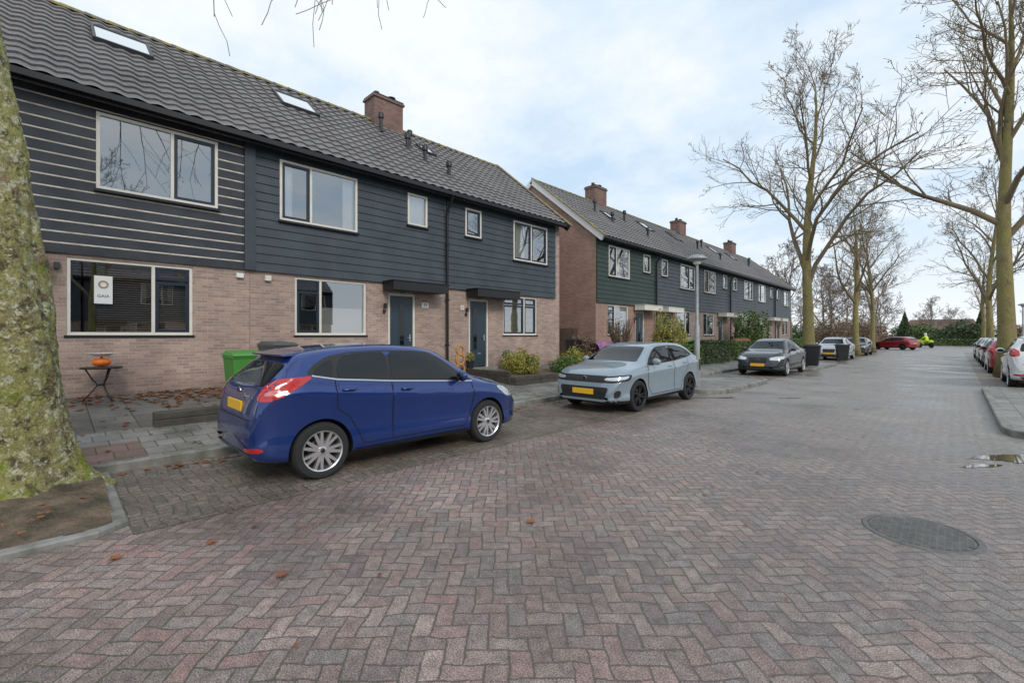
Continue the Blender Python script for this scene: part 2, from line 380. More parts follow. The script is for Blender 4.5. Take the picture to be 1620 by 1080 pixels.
    for i in range(nr):
        a=i*W/nr; b=(i+1)*W/nr+.02
        pts=[]
        for k,yy,rr in ((0,a,.13),(1,b,.115)):
            base=len(rd.v)
            for j in range(9):
                t=math.pi*j/8; rd.v.append((-3.70+rr*math.cos(t)*1.1,yy,RZ-.03+rr*math.sin(t)*.95))
            pts.append(base)
        for j in range(8): rd.f.append((pts[0]+j,pts[0]+j+1,pts[1]+j+1,pts[1]+j)); rd.m.append(0)
        rd.f.append(tuple(pts[0]+j for j in range(9))); rd.m.append(0)
    rd.obj('ridge_tiles',[RIDGE],roof)
    for (a,b,s0,s1) in skyl:
        a,b=rg(a,b); sk=MB(); h=.12; t=.06
        def rb(y0_,y1_,sa,sb,h0,h1,m=0):
            sk.hexa([rp(sa,y0_,h0),rp(sb,y0_,h0),rp(sb,y1_,h0),rp(sa,y1_,h0),rp(sa,y0_,h1),rp(sb,y0_,h1),rp(sb,y1_,h1),rp(sa,y1_,h1)],m)
        ds=t/SL
        rb(a,a+t,s0,s1,0,h); rb(b-t,b,s0,s1,0,h); rb(a+t,b-t,s0,s0+ds,0,h); rb(a+t,b-t,s1-ds,s1,0,h)
        so=sk.obj('skylight',[PVC],roof)
        gl=MB(); gl.quad(rp(s0+ds,a+t,h-.02),rp(s1-ds,a+t,h-.02),rp(s1-ds,b-t,h-.02),rp(s0+ds,b-t,h-.02)); gl.obj('pane',[SKYL],so)
    for (yy,xx,hh) in vents:
        yy=f(yy); s=(.38-xx)/PITCHX; p=rp(s,yy,0); v=MB()
        v.tube([(p[0],yy,p[2]-.05),(p[0],yy,p[2]+hh)],.06,12); v.lathe([(.02,0),(.10,.0),(.10,.14),(.08,.18),(.001,.19)],14,(p[0],yy,p[2]+hh-.02)); v.lathe([(.13,-.04),(.06,.1)],12,(p[0],yy,p[2]+.02)); v.obj('vent_pipe',[BLK],roof,angle=40)
    if chimney:
        ch=MB(); cy=W; hx=.36; hy=.58
        ch.box(-3.7-hx,-3.7+hx,cy-hy,cy+hy,8.2,9.62,0); ch.box(-3.7-hx-.05,-3.7+hx+.05,cy-hy-.05,cy+hy+.05,9.62,9.69,0)
        ch.box(-3.7-hx-.02,-3.7+hx+.02,cy-hy-.02,cy+hy+.02,9.69,9.76,1)
        ch.tube([(-3.7,cy-.3,9.7),(-3.7,cy-.3,9.98)],.1,12,1); ch.tube([(-3.7,cy+.3,9.7),(-3.7,cy+.3,9.9)],.12,12,1); ch.lathe([(.001,.1),(.17,.02),(.16,0)],12,(-3.7,cy+.3,9.94),m=1)
        ch.box(-3.7+hx,-3.7+hx+.03,cy-hy-.03,cy+hy+.03,8.40,8.55,2)
        ch.obj('chimney',[CHIMB,BLK,STEEL],roof)
    gt=MB(); gt.box(.36,.47,.0,W,EZ-.11,EZ); gt.box(.0,.36,.0,W,EZ-.015,EZ-.003); gt.box(.34,.358,0,W,EZ-.15,EZ-.02); gt.obj('gutter',[BLK],H)
    if pipe and not mir:
        dp=MB(); yy=W
        dp.tube([(.41,yy-.02,EZ-.08),(.30,yy-.02,5.2),(.14,yy-.02,5.0),(.12,yy-.02,4.8),(.12,yy-.02,-.1)],.042,12)
        for zz in (.8,2.2,3.9): dp.box(.05,.17,yy-.07,yy+.03,zz,zz+.04)
        dp.obj('drainpipe',[BLK],H,angle=50)
    if boardtrim:
        bt=MB(); bt.box(.02,.11,-.13,.09,2.59,EZ-.04); bt.obj('trim_board',[BLUEG],H,bevel=.004)
    for side in (0,1):
        if ends[side]:
            v=MB(); m=verge[1]; a,b=(-.11,.0-.002) if side==0 else (W+.002,W+.11)
            v.hexa([rp(-.02,a,-.2),rp(1.0,a,-.2),rp(1.0,b,-.2),rp(-.02,b,-.2),rp(-.02,a,.06),rp(1.0,a,.06),rp(1.0,b,.06),rp(-.02,b,.06)])
            v.hexa([(-3.70,a,RZ-.2),(-7.9,a,EZ-.25),(-7.9,b,EZ-.25),(-3.70,b,RZ-.2),(-3.70,a,RZ+.07),(-7.9,a,EZ+.03),(-7.9,b,EZ+.03),(-3.70,b,RZ+.07)])
            v.obj('verge_board',[m],roof)
            v=MB(); a2,b2=(-.16,.02) if side==0 else (W-.02,W+.16)
            v.hexa([rp(-.03,a2,.062),rp(1.01,a2,.062),rp(1.01,b2,.062),rp(-.03,b2,.062),rp(-.03,a2,.10),rp(1.01,a2,.10),rp(1.01,b2,.10),rp(-.03,b2,.10)])
            v.obj('verge_tiles',[RIDGE],roof)
    return H
GZ=(1.13,2.54); UZ=(3.83,5.25); SZ=(4.33,5.25)
def w(y,z,**k): return dict(y=y,z=z,**k)
LH='brick terraced house, '
A=make_house('terraced_house',LH+'black boards with pale gaps above',-2.30,5.54,True,
  [w((1.07,2.96),GZ,split=1.72,dark='l',transom=2.22,cover=[('blind',1.12,1.7),('blind',1.75,2.55)]),w((.64,2.57),UZ,split=1.43,dark='l'),w((4.09,4.77),SZ,dark='x')],(3.5,4.4),(3.3,5.2),BLACKC,GAPW,board=.195,skyl=[(1.44,2.5,.61,.82)],pipe=False)
B=make_house('terraced_house',LH+'dark blue-grey boards, dark door and canopy',3.24,5.51,False,
  [w((.98,2.84),GZ,split=1.61,dark='l',transom=2.22,cover=[('shade',1.66,2.8)]),w((.61,2.54),UZ,split=1.33,dark='l',cover=[('curtain',.66,.95),('curtain',2.2,2.5)]),w((4.09,4.77),SZ,cover=[('net',4.1,4.75)])],(3.5,4.4),(3.3,5.15),BLUEG,GAPD,skyl=[(1.4,2.46,.61,.82)],vents=[(4.93,-2.9,.5)],chimney=True,boardtrim=True)
C=make_house('terraced_house',LH+'dark blue-grey boards, end of row',8.75,5.71,True,
  [w((1.36,3.18),GZ,split=2.06,dark='b',transom=2.22,cover=[('blindw',1.4,3.15)]),w((.86,2.73),UZ,split=1.78,dark='b',cover=[('curtain',2.0,2.7)]),w((4.28,4.97),SZ,dark='x')],(3.88,4.76),(2.96,4.91),BLUEG,GAPD,skyl=[(4.5,5.05,.62,.75)],vents=[(5.55,-2.25,.45),(5.8,-2.0,.4),(5.5,-1.4,.4),(4.95,-.8,.35)],ends=(0,1),verge=(1,BLK),cend=.3)
W2=5.55; rowB=[w((.98,2.84),GZ,split=1.61,dark='l',transom=2.22,cover=[('blindw',1.7,2.8)]),w((.95,2.8),UZ,split=1.6,dark='l',cover=[('curtain',1.65,2.1)]),w((4.2,4.9),SZ,dark='x')]
rowC=[w((.98,2.84),GZ,split=1.61,dark='l',transom=2.22),w((.61,2.54),UZ,split=1.33,dark='b',cover=[('curtain',1.5,2.5)]),w((4.2,4.9),SZ,dark='x')]
H1=make_house('terraced_house',LH+'dark green boards, white verge, row end',17.05,W2,False,rowB,(3.5,4.4),(3.3,5.2),GREENC,GAPD,ends=(1,0),verge=(1,WHITE),chimney=True,skyl=[(4.0,4.6,.55,.7)],vents=[(3.2,-2.2,.5),(3.8,-1.5,.4)],brick=BRICK2,canm=CREAM)
H2=make_house('terraced_house',LH+'blue-grey boards and cream canopy',17.05+W2,W2,True,rowC,(3.5,4.4),(3.3,5.2),BLUEG,GAPD,skyl=[(1.5,2.5,.6,.8)],vents=[(4.9,-2.2,.5),(4.4,-1.0,.4)],canm=CREAM)
H3=make_house('terraced_house',LH+'blue-grey boards and cream canopy',17.05+2*W2,W2,False,rowB,(3.5,4.4),(3.3,5.2),BLUEG,GAPD,chimney=True,skyl=[(1.5,2.5,.6,.8)],vents=[(4.0,-1.6,.5)],canm=CREAM)
copy_thing(H2,(-11.4,17.05+3*W2,.47)); copy_thing(H3,(-11.4,17.05+4*W2,.47))
H6=make_house('terraced_house',LH+'blue-grey boards, far end of row',17.05+5*W2,W2,True,rowC,(3.5,4.4),(3.3,5.2),BLUEG,GAPD,ends=(0,1),verge=(1,WHITE),vents=[(4.9,-2.2,.5)],canm=CREAM)
for k in range(5): copy_thing((B,C)[k%2],(18.5,18.5-k*5.6,.0),math.pi,label='terraced house of the facing row, brick and dark boards')
def text(s,size,name,parent,loc,rot,mt,ext=.003,align='CENTER'):
    cu=bpy.data.curves.new(name,'FONT'); cu.body=s; cu.size=size; cu.extrude=ext; cu.align_x=align; cu.align_y='CENTER'
    o=bpy.data.objects.new(name,cu); COL.objects.link(o); dg=bpy.context.evaluated_depsgraph_get()
    me=bpy.data.meshes.new_from_object(o.evaluated_get(dg)); bpy.data.objects.remove(o)
    me.materials.clear(); me.materials.append(mt)
    o=bpy.data.objects.new(name,me); COL.objects.link(o); o.parent=parent; o.location=loc; o.rotation_euler=rot; return o
RF=(math.pi/2,0,math.pi/2)
np_=MB(); np_.box(.001,.012,4.62,4.86,1.95,2.10); q=np_.obj('number_plate',[WHITE],B); text('59',.13,'house_number',q,(.014,4.74,2.02),RF,BLK)
np_=MB(); np_.box(.001,.012,.60,.74,1.95,2.08); q=np_.obj('number_plate',[WHITE],C); text('57',.10,'house_number',q,(.014,.67,2.01),RF,BLK)
wb=MB(); wb.box(.001,.08,5.26,5.40,2.40,2.50); wb.obj('alarm_box',[WHITE],A,bevel=.008)
wb=MB(); wb.box(.001,.08,.30,.43,2.38,2.50); wb.obj('alarm_box',[CREAM],B,bevel=.008)
gl=MB(); gl.box(.001,.04,2.18,2.28,2.25,2.38,1); gl.tube([(.03,2.23,2.35),(.16,2.23,2.35),(.16,2.23,2.28)],.015,8,1); gl.ell((.16,2.23,2.16),(.11,.11,.11),m=0); gl.obj('globe_lamp',[WHITE,BLK],A,smooth=True)
gl=MB(); gl.box(.001,.1,2.42,2.5,2.30,2.42,0); gl.obj('sensor_box',[PVC],A,bevel=.01)
ps=thing('poster','white paper poster behind the window glass','poster',(-11.465,.78,.47+1.72))
p=MB(); p.box(0,.004,-.13,.13,0,.52); p.obj('sheet',[WHITE],ps)
p=MB(); p.lathe([(.045,.0),(.075,.0),(.075,.006),(.045,.006)],24,(.006,0,.36),'X',closed=True); p.obj('ring',[mat('ring_tan',(.40,.29,.18),.6)],ps)
text('GAIA',.075,'poster_text',ps,(.006,0,.14),RF,BLK,.001)
# ------------------------------------------------------------ ground
def gz(x): return .10+(-7.0-x)*.0841 if x<-7 else .10
g=MB(); g.quad((-900,-300,-.02),(900,-300,-.02),(900,1500,-.02),(-900,1500,-.02)); structure(g.obj('ground',[GRASS]))
def sheet(name,x0,x1,y0,y1,m,zf):
    nx=max(1,int((x1-x0)/1)); ny=max(1,int((y1-y0)/2)); s=MB(); 
    for i in range(nx+1):
        for j in range(ny+1):
            x=x0+(x1-x0)*i/nx; y=y0+(y1-y0)*j/ny; s.v.append((x,y,zf(x)))
    for i in range(nx):
        for j in range(ny): a=i*(ny+1)+j; s.f.append((a,a+ny+1,a+ny+2,a+1)); s.m.append(0)
    return structure(s.obj(name,[m]))
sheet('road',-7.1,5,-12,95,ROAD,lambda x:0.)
sheet('cross_road',-60,60,80,92,ROAD,lambda x:.004)
sheet('parking_bay',-7.05,-4.72,.5,12.5,BAY,lambda x:.004)
sheet('parking_bay',-7.05,-4.72,17.4,24.6,BAY,lambda x:.004)
sheet('parking_bay',-7.05,-4.72,30,58,BAY,lambda x:.004)
sheet('parking_bay',.62,3.0,19.3,60,BAY,lambda x:.004)
sheet('pavement',-8.6,-6.98,-12,60,PAVE,gz)
sheet('garden_paving',-11.45,-8.6,-12,60,YARD,gz)
sheet('back_garden',-30,-11.44,-12,62,GRASS,lambda x:.44)
def kerb(name,pts,wd=.12,h=.115,closed=False):
    s=MB(); P=[Vector((p[0],p[1],0)) for p in pts]; n=len(P)
    for i,p in enumerate(P):
        a=P[i-1] if (i>0 or closed) else p; c=P[(i+1)%n] if (i<n-1 or closed) else p
        d=(c-a).normalized(); nn=Vector((-d.y,d.x,0))*wd
        z=h
        s.v+=[(p.x,p.y,-.05),(p.x,p.y,z-.015),(p.x+nn.x*.12,p.y+nn.y*.12,z),(p.x+nn.x,p.y+nn.y,z),(p.x+nn.x,p.y+nn.y,-.05)]
    for i in range(n if closed else n-1):
        j=(i+1)%n
        for k in range(4): s.f.append((i*5+k,j*5+k,j*5+k+1,i*5+k+1)); s.m.append(0)
    return structure(s.obj(name,[KERB]))
def rounded(pts,r,seg=6):
    out=[]; n=len(pts)
    for i in range(n):
        p=Vector(pts[i]); a=Vector(pts[i-1])-p; b=Vector(pts[(i+1)%n])-p
        rr=min(r,a.length*.45,b.length*.45); a=a.normalized()*rr; b=b.normalized()*rr
        for k in range(seg+1):
            t=k/seg; q=p+a*(1-t)**2+b*t*t; out.append((q.x,q.y))
    return out
def penin(pts,m=PAVE,h=.10,r=.8,name='pavement'):
    q=rounded(pts,r); s=MB(); s.face([(x,y,h-.0) for x,y in q]); structure(s.obj(name,[m])); kerb('kerb',q,closed=True,h=h+.014)
penin([(-7.04,12.5),(-4.45,12.5),(-4.45,17.4),(-7.04,17.4)],h=.103)
penin([(-7.04,24.6),(-4.45,24.6),(-4.45,30.0),(-7.04,30.0)],h=.103)
penin([(.55,10.35),(7,10.35),(7,19.3),(.55,19.3)],r=.7,h=.10)
penin([(3.0,19.2),(7,19.2),(7,78),(3.0,78)],r=.3,h=.096)
kerb('kerb',[(-6.98,.45),(-6.98,12.5)]); kerb('kerb',[(-6.98,17.4),(-6.98,24.6)]); kerb('kerb',[(-6.98,30),(-6.98,60)])
kerb('kerb',[(-6.98,-12),(-6.98,.45)])
s=MB(); s.quad((-7.9,-.3,gz(-7.9)+.004),(-7.12,-.3,gz(-7.12)+.004),(-7.12,.9,gz(-7.12)+.004),(-7.9,.9,gz(-7.9)+.004)); structure(s.obj('red_tile_patch',[REDT]))
s=MB(); nx,ny=60,110
for i in range(nx+1):
    for j in range(ny+1):
        x=-6.9+1.97*i/nx; y=-4+4.42*j/ny; dd=math.hypot(x+6.4,y+.1)
        s.v.append((x,y,.03+.14*math.exp(-dd*dd*1.2)+.03*noise.noise(Vector((x*4,y*4,0)))+.014*noise.noise(Vector((x*15,y*15,0)))))
for i in range(nx):
    for j in range(ny): a=i*(ny+1)+j; s.f.append((a,a+ny+1,a+ny+2,a+1)); s.m.append(0)
structure(s.obj('tree_pit_soil',[SOIL],smooth=True))
kerb('kerb',[(-4.85,-6),(-4.85,.30),(-5.0,.5),(-6.9,.52)],wd=.10,h=.05)
mh=thing('manhole_cover','round cast-iron manhole cover set in the pavers','manhole cover',(-.2,4.95,0))
IRON=mat('cast_iron',(.12,.115,.108),.45,.35,col2=(.19,.175,.16),ns=12,bs=40)
s=MB(); s.lathe([(.33,.0),(.335,.009),(.37,.009),(.38,.0)],48); s.obj('rim',[IRON],mh)
s=MB(); s.lathe([(.001,.006),(.325,.006)],48)
for i in range(-7,8):
    for j in range(-7,8):
        if math.hypot(i,j)*.04<.30: s.box(i*.042-.015,i*.042+.015,j*.042-.015,j*.042+.015,.006,.010)
s.obj('lid',[IRON],mh)
WATER=mat('puddle_water',(.05,.045,.04),.02,coat=1.)
for (px,py,a,b,rz,sd) in ((.75,9.0,.7,.22,.9,1),(-4.35,12.0,.45,.10,.8,2),(-3.0,13.2,.35,.05,.9,3),(.25,8.0,.25,.06,.9,10)):
    s=MB(); pts=[]
    for k in range(60):
        t=2*math.pi*k/60; r=1+.6*noise.noise(Vector((math.cos(t)*1.3,math.sin(t)*1.3,sd*7.1)))+.25*noise.noise(Vector((math.cos(t)*5,math.sin(t)*5,sd*3.1))); u,v=a*r*math.cos(t),b*r*math.sin(t)
        pts.append((px+u*math.cos(rz)-v*math.sin(rz),py+u*math.sin(rz)+v*math.cos(rz),.006))
    s.face(pts); structure(s.obj('water_puddle',[WATER]))
# ------------------------------------------------------------ fallen leaves
LEAF=mat('dead_leaf',(.32,.11,.035),.8,col2=(.15,.06,.03),ns=3,world=True)
s=MB()
def leaf(x,y,z,r):
    t=R.uniform(0,6.28); pts=[]
    for k in range(10):
        a=t+k*math.pi/5; rr=r*(1 if k%2==0 else .55)*R.uniform(.8,1.1); pts.append((x+rr*math.cos(a),y+rr*math.sin(a),z+R.uniform(0,.3)*r))
    s.face(pts)
for i in range(300):
    x=R.uniform(-11.3,-8.8); y=R.uniform(-2,13); leaf(x,y,gz(x)+.008,R.uniform(.03,.07))
for i in range(260):
    x=R.gauss(-10.9,.4); y=R.gauss(2.2,1.0); leaf(max(-11.3,x),y,gz(x)+.01,R.uniform(.04,.09))
for i in range(110):
    x=R.uniform(-8.6,-7.1); y=R.uniform(-2,12); leaf(x,y,gz(x)+.008,R.uniform(.02,.05))
for i in range(150):
    x=-6.85+abs(R.gauss(0,.12)); y=R.uniform(.6,12); leaf(x,y,.012,R.uniform(.02,.06))
for i in range(140):
    x=R.uniform(-6.8,1); y=R.uniform(.6,16); leaf(x,y,.010,R.uniform(.010,.032))
for i in range(40):
    x=R.uniform(-6.6,-5.0); y=R.uniform(-.6,.4); leaf(x,y,.11,R.uniform(.02,.05))
for (x,y) in ((-4.3,.35),(-4.1,.9),(-3.2,1.1),(-2.6,2.9)): leaf(x,y,.01,.05)
o=s.obj('fallen_leaves',[LEAF]); tag(o,'brown fallen leaves scattered over paving and road','leaves'); o['kind']='stuff'
# ------------------------------------------------------------ trees
def barkmat(name,c1,c2,moss,ms=2.,lo=.45,hi=.6,bsz=14,bd=.03,pale=None,vs=1.):
    m,nt,b=newmat(name); c=coord(nt); s_=sep(nt,c); st=comb(nt,s_[0],s_[1],M(nt,'MULTIPLY',s_[2],.45))
    col=mixc(nt,mapr(nt,nz(nt,st,6,5,.65),.35,.65),c1,c2)
    col=mixc(nt,mapr(nt,nz(nt,c,ms,8,.75),lo,hi),col,moss)
    if pale: 
        col=mixc(nt,mapr(nt,nz(nt,c,7,7,.8),.52,.57,0.,.9),col,(.075,.055,.03))
        col=mixc(nt,mapr(nt,nz(nt,c,12,7,.75),.53,.58,0.,.92),col,pale)
        col=mixc(nt,mapr(nt,nz(nt,c,2.6,6,.7),.57,.62,0.,.85),col,(.20,.25,.02))
    v=nt.nodes.new('ShaderNodeTexVoronoi'); v.inputs['Scale'].default_value=bsz; nt.links.new(st,v.inputs['Vector'])
    sp=mapr(nt,nz(nt,c,55,4,.7),.3,.7,.5,1.45); col=mixc(nt,1.,col,comb(nt,sp,sp,sp),'MULTIPLY')
    setin(nt,b.inputs['Base Color'],col); b.inputs['Roughness'].default_value=.9
    bump(nt,b,M(nt,'ADD',nz(nt,st,bsz*1.6,6,.75),M(nt,'MULTIPLY',v.outputs['Distance'],.5)),1.,bd); return m
BARK=barkmat('plane_bark',(.34,.27,.12),(.18,.14,.075),(.26,.24,.075),1.5)
TWIG=mat('twig',(.16,.12,.075),.9,col2=(.25,.195,.11),ns=1)
TWIGF=mat('twig_far',(.21,.165,.135),.9)
def branch(rng,mb,p,d,L,r,lev,maxlev,up=.12,kids=(0,8,6,5,3),minr=.008,balls=None,droop=0,sides=(10,7,5,4,3,3),wob=.22,lenf=.5):
    n=(9,6,5,4,3,3)[lev]; pts=[Vector(p)]; rs=[r]; d=Vector(d).normalized()
    for i in range(n):
        d=(d+Vector((rng.gauss(0,wob),rng.gauss(0,wob),rng.gauss(0,wob*.6)))*.6+Vector((0,0,up-droop))*.6).normalized()
        pts.append(pts[-1]+d*L/n); rs.append(max(minr,r*(1-.72*(i+1)/n)))
    mb.tube(pts,rs,sides[lev],cap=False)
    if lev<maxlev:
        k=kids[lev]; 
        for i in range(k):
            t=.22+.78*(i+rng.random())/k; f=t*n; a=min(n-1,int(f)); q=pts[a].lerp(pts[a+1],f-a)
            dd=(pts[a+1]-pts[a]).normalized(); o=dd.orthogonal().normalized(); o.rotate(Matrix.Rotation(rng.uniform(0,6.283),3,dd))
            ang=rng.uniform(.5,1.0); nd=dd*math.cos(ang)+o*math.sin(ang)
            rr=max(minr,rs[a]*.5)
            branch(rng,mb,q,nd,L*lenf*rng.uniform(.7,1.2)*(1.15-.5*t),rr,lev+1,maxlev,up,kids,minr,balls,droop,sides,wob,lenf)
    elif balls is not None and rng.random()<.08:
        q=pts[-1]; balls.append((q.x,q.y,q.z-.1))
def grow(seed,H,r0,fork=.33,lean=(0,0),limbs=11,kids=(0,7,6,5,3),minr=.012,maxlev=4,spread=.5,up=.1,mats=(BARK,TWIG)):
    rng=random.Random(seed); tr=MB(); cr=MB(); balls=[]
    n=16; pts=[];rs=[]
    ph=rng.uniform(0,6)
    for i in range(n+1):
        t=i/n; z=H*.86*t; pts.append(Vector((lean[0]*t*H*.3+.32*math.sin(ph+t*6)*t,lean[1]*t*H*.3+.32*math.cos(ph+t*5)*t,z)))
        rs.append(r0*((1-t)**.8*.95+.05)*(1+.5*math.exp(-z*2.2)))
    tr.tube(pts,rs,14)
    for i in range(limbs):
        t=fork+(1-fork)*(i/(limbs-1))**1.15*.98; f=t*n; a=min(n-1,int(f)); q=pts[a].lerp(pts[a+1],f-a)
        az=i*2.4+rng.uniform(-.4,.4); el=math.radians(rng.uniform(32,52)+25*t)
        d=Vector((math.cos(az)*math.cos(el),math.sin(az)*math.cos(el),math.sin(el)))
        L=H*spread*(1.12-.72*(t-fork)/(1-fork))*rng.uniform(.85,1.1)
        branch(rng,cr,q,d,L,rs[a]*.55,1,maxlev,up,kids,minr,balls,wob=.33)
    for b in balls: cr.ell(b,(.03,.03,.03),5,3)
    return tr.mesh('trunk',[mats[0]],smooth=True),cr.mesh('crown',[mats[1]],smooth=True)
def put_tree(meshes,loc,rz,label,sc_=1,group='bare plane trees along the street',name='plane_tree'):
    T=thing(name,label,'tree',loc,rz,group); T.scale=(sc_,)*3
    for nm,me in zip(('trunk','crown'),meshes):
        o=bpy.data.objects.new(nm,me); COL.objects.link(o); o.parent=T
    return T
TL='bare plane tree, yellow-green bark, '
T1=grow(11,16.6,.27,.27,(.02,.03),13,(0,8,6,5,4),.0075,spread=.42)
T2=grow(23,14.,.23,.28,(-.02,.04),11,(0,7,6,4,3),.010,spread=.42)
T3=grow(38,18.,.28,.33,(-.03,-.02),13,(0,8,6,5,4),.0075,spread=.37)
put_tree(T1,(-5.3,27,.1),.3,TL+'beside the parked dark sedan')
put_tree(T2,(-5.4,43.6,.05),1.0,TL+'by the parking bays')
put_tree(T1,(-5.3,52,.05),2.4,TL+'further along the kerb',.8)
put_tree(T3,(1.45,25.4,.05),.6,TL+'between parked cars')
put_tree(T2,(1.9,47,.05),2.0,TL+'behind the parked cars')
put_tree(T2,(2.0,64,.05),4.0,TL+'near the junction',.8)
put_tree(T2,(13,2,.1),2.,TL+'on facing side of street',.9)
put_tree(T2,(11,-6,.1),1.,TL+'on facing side of street',.9)
F1=grow(51,13,.20,.2,(0,0),12,(0,7,5,4,3),.018,4,.45,mats=(TWIGF,TWIGF)); F2=grow(52,11,.18,.15,(0,0),12,(0,7,5,4,3),.018,4,.5,mats=(TWIGF,TWIGF))
far=[(-14,62),(-19,72),(-12,74),(-9,66),(-24,80),(-30,96),(-16,92),(-8.5,88),(-3,112),(-10,110),(12,104),(14,92),(-22,105),(0,140),(7.5,76),(-5,125),(4.5,118),(9,84)]
for i,(x,y) in enumerate(far): put_tree((F1,F2)[i%2],(x,y,0),i*1.3,'bare brown winter tree beyond the junction',R.uniform(.7,1.05) if x<-7 else R.uniform(.45,.7),'bare trees beyond the junction','bare_tree')
NB=barkmat('near_bark',(.30,.235,.13),(.15,.11,.065),(.30,.29,.10),2.2,.40,.52,26,.02,pale=(.50,.50,.35))
T0=thing('plane_tree','thick lichen-covered plane tree in a soil pit','tree',(-6.5,-.16,.05),0,'bare plane trees along the street')
s=MB(); K=120; NR=210
for i in range(NR+1):
    z=7.5*(i/NR)**1.3-.06; zz_=max(z,0); le=.055*zz_+.014*zz_*zz_; cx=-.717*le; cy=-.697*le
    for j in range(K):
        t=2*math.pi*j/K; v=Vector((math.cos(t),math.sin(t),0))
        r=.380-.032*z+.20*math.exp(-zz_*5.0)*(1+.5*math.sin(t*5+1))
        r+=.05*noise.noise(Vector((v.x*1.3,v.y*1.3,z*1.1)))+.022*noise.noise(Vector((v.x*5,v.y*5,z*3.5)))+.014*noise.noise(Vector((v.x*14,v.y*14,z*12)))+.010*noise.noise(Vector((v.x*34,v.y*34,z*26)))
        s.v.append((cx+v.x*r,cy+v.y*r,z))
for i in range(NR):
    for j in range(K): s.f.append((i*K+j,i*K+(j+1)%K,(i+1)*K+(j+1)%K,(i+1)*K+j)); s.m.append(0)
s.obj('trunk',[NB],T0,smooth=True)
rng=random.Random(5); cr=MB(); balls=[]
top=Vector((-.85,-.82,7.2))
for az,el,L in ((.3,.8,5),(3.2,.7,5),(4.4,.7,5),(5.6,.7,4.5),(1.6,.9,5)):
    d=Vector((math.cos(az)*math.cos(el),math.sin(az)*math.cos(el),math.sin(el)))
    branch(rng,cr,top,d,L,.14,1,3,.1,(0,6,4,3),.008,balls)
cr.tube([top,(-.4,.6,7.75),(.1,2.0,7.95),(.45,3.3,7.9),(.7,4.3,7.75)],[.08,.055,.04,.03,.015],8,cap=False)
for (a,b,L) in ((.1,1.6,2.3),(.15,1.9,2.1),(.3,2.35,1.9),(.4,3.0,1.7),(.5,3.5,1.6),(.62,4.0,1.3)):
    branch(rng,cr,(a,b,7.85),(rng.uniform(-.2,.3),rng.uniform(-.3,.4),-1),L,.014,3,4,0,(0,0,0,6,3),.005,balls,droop=.2)
for b in balls: cr.ell(b,(.02,.02,.02),6,4)
cr.obj('crown',[TWIG],T0,smooth=True)
# ------------------------------------------------------------ shrubs
def leafmat(name,a,b,c=None):
    m,nt,bb=newmat(name); P=geopos(nt); col=mixc(nt,mapr(nt,nz(nt,P,9,3),.35,.65),a,b)
    if c: col=mixc(nt,mapr(nt,nz(nt,P,3,3),.5,.65),col,c)
    setin(nt,bb.inputs['Base Color'],col); bb.inputs['Roughness'].default_value=.55; return m
LG=leafmat('leaf_green',(.045,.10,.02),(.13,.20,.045)); LD=leafmat('leaf_dark',(.03,.06,.02),(.08,.12,.04))
LY=leafmat('leaf_yellow',(.24,.24,.04),(.38,.33,.06),(.16,.19,.04)); LB=leafmat('leaf_brown',(.17,.11,.07),(.27,.18,.11))
STEM=mat('stem',(.13,.095,.065),.9)
def shrub(name,label,cat,loc,size,n,lf,m,boxy=False,seed=1,group=None,twigs=20):
    rng=random.Random(seed); s=MB(); sx,sy,sz=size
    for i in range(twigs):
        a=rng.uniform(0,6.28); e=rng.uniform(.5,1); s.tube([(rng.uniform(-.1,.1)*sx,rng.uniform(-.1,.1)*sy,0),(math.cos(a)*sx*.25*e,math.sin(a)*sy*.25*e,sz*.5),(math.cos(a)*sx*.45*e,math.sin(a)*sy*.45*e,sz*rng.uniform(.7,1))],[.02,.012,.005],4,1)
    for i in range(n):
        if boxy:
            x,y,z=[rng.uniform(-1,1) for _ in range(3)]; k=rng.randrange(3)
            if rng.random()<.75:
                if k==0:x=math.copysign(rng.uniform(.85,1),x)
                elif k==1:y=math.copysign(rng.uniform(.85,1),y)
                else:z=rng.uniform(.85,1)
            z=(z+1)/2
        else:
            v=Vector((rng.gauss(0,1),rng.gauss(0,1),rng.gauss(0,1))).normalized()*rng.random()**.35
            x,y,z=v.x,v.y,(v.z*.5+.5)
        nn=noise.noise(Vector((x*2.2+seed,y*2.2*sy/max(sx,.1),z*2.5)))
        q=1+.35*nn; 
        if not boxy and nn<-.25 and rng.random()<.6: continue
        if boxy: q=1+.08*nn
        p=Vector((x*sx/2*q,y*sy/2*q,z*sz*(q if z>.5 else 1)))
        d=Vector((rng.gauss(0,1),rng.gauss(0,1),rng.gauss(.3,1))).normalized(); o=d.orthogonal().normalized()*lf*rng.uniform(.6,1.2); u=d.cross(o)*.55
        s.face((p-o,p-u,p+o,p+u))
    o=s.obj(name,[m,STEM],loc=loc); tag(o,label,cat,group)
    return o
shrub('shrub','small round yellow-green shrub in front garden','shrub',(-9.6,10.3,gz(-9.6)),(1.1,1.3,.75),5000,.035,LY,seed=3)
shrub('shrub','low green shrub by the front garden edging','shrub',(-9.1,11.9,gz(-9.1)),(.9,1.2,.6),3500,.035,LG,seed=4)
shrub('shrub','yellow-green shrub with orange tips before house','shrub',(-9.6,13.1,gz(-9.6)),(1.0,1.2,.75),3500,.035,LY,seed=5)
shrub('shrub','tall yellowing bamboo-like shrub beside garden','shrub',(-9.7,20.6,.35),(1.6,1.7,2.1),6000,.05,LY,seed=6)
shrub('shrub','large green leafy bush over the fence','shrub',(-9.7,32.8,.3),(2.3,2.6,2.9),6000,.07,LG,seed=7)
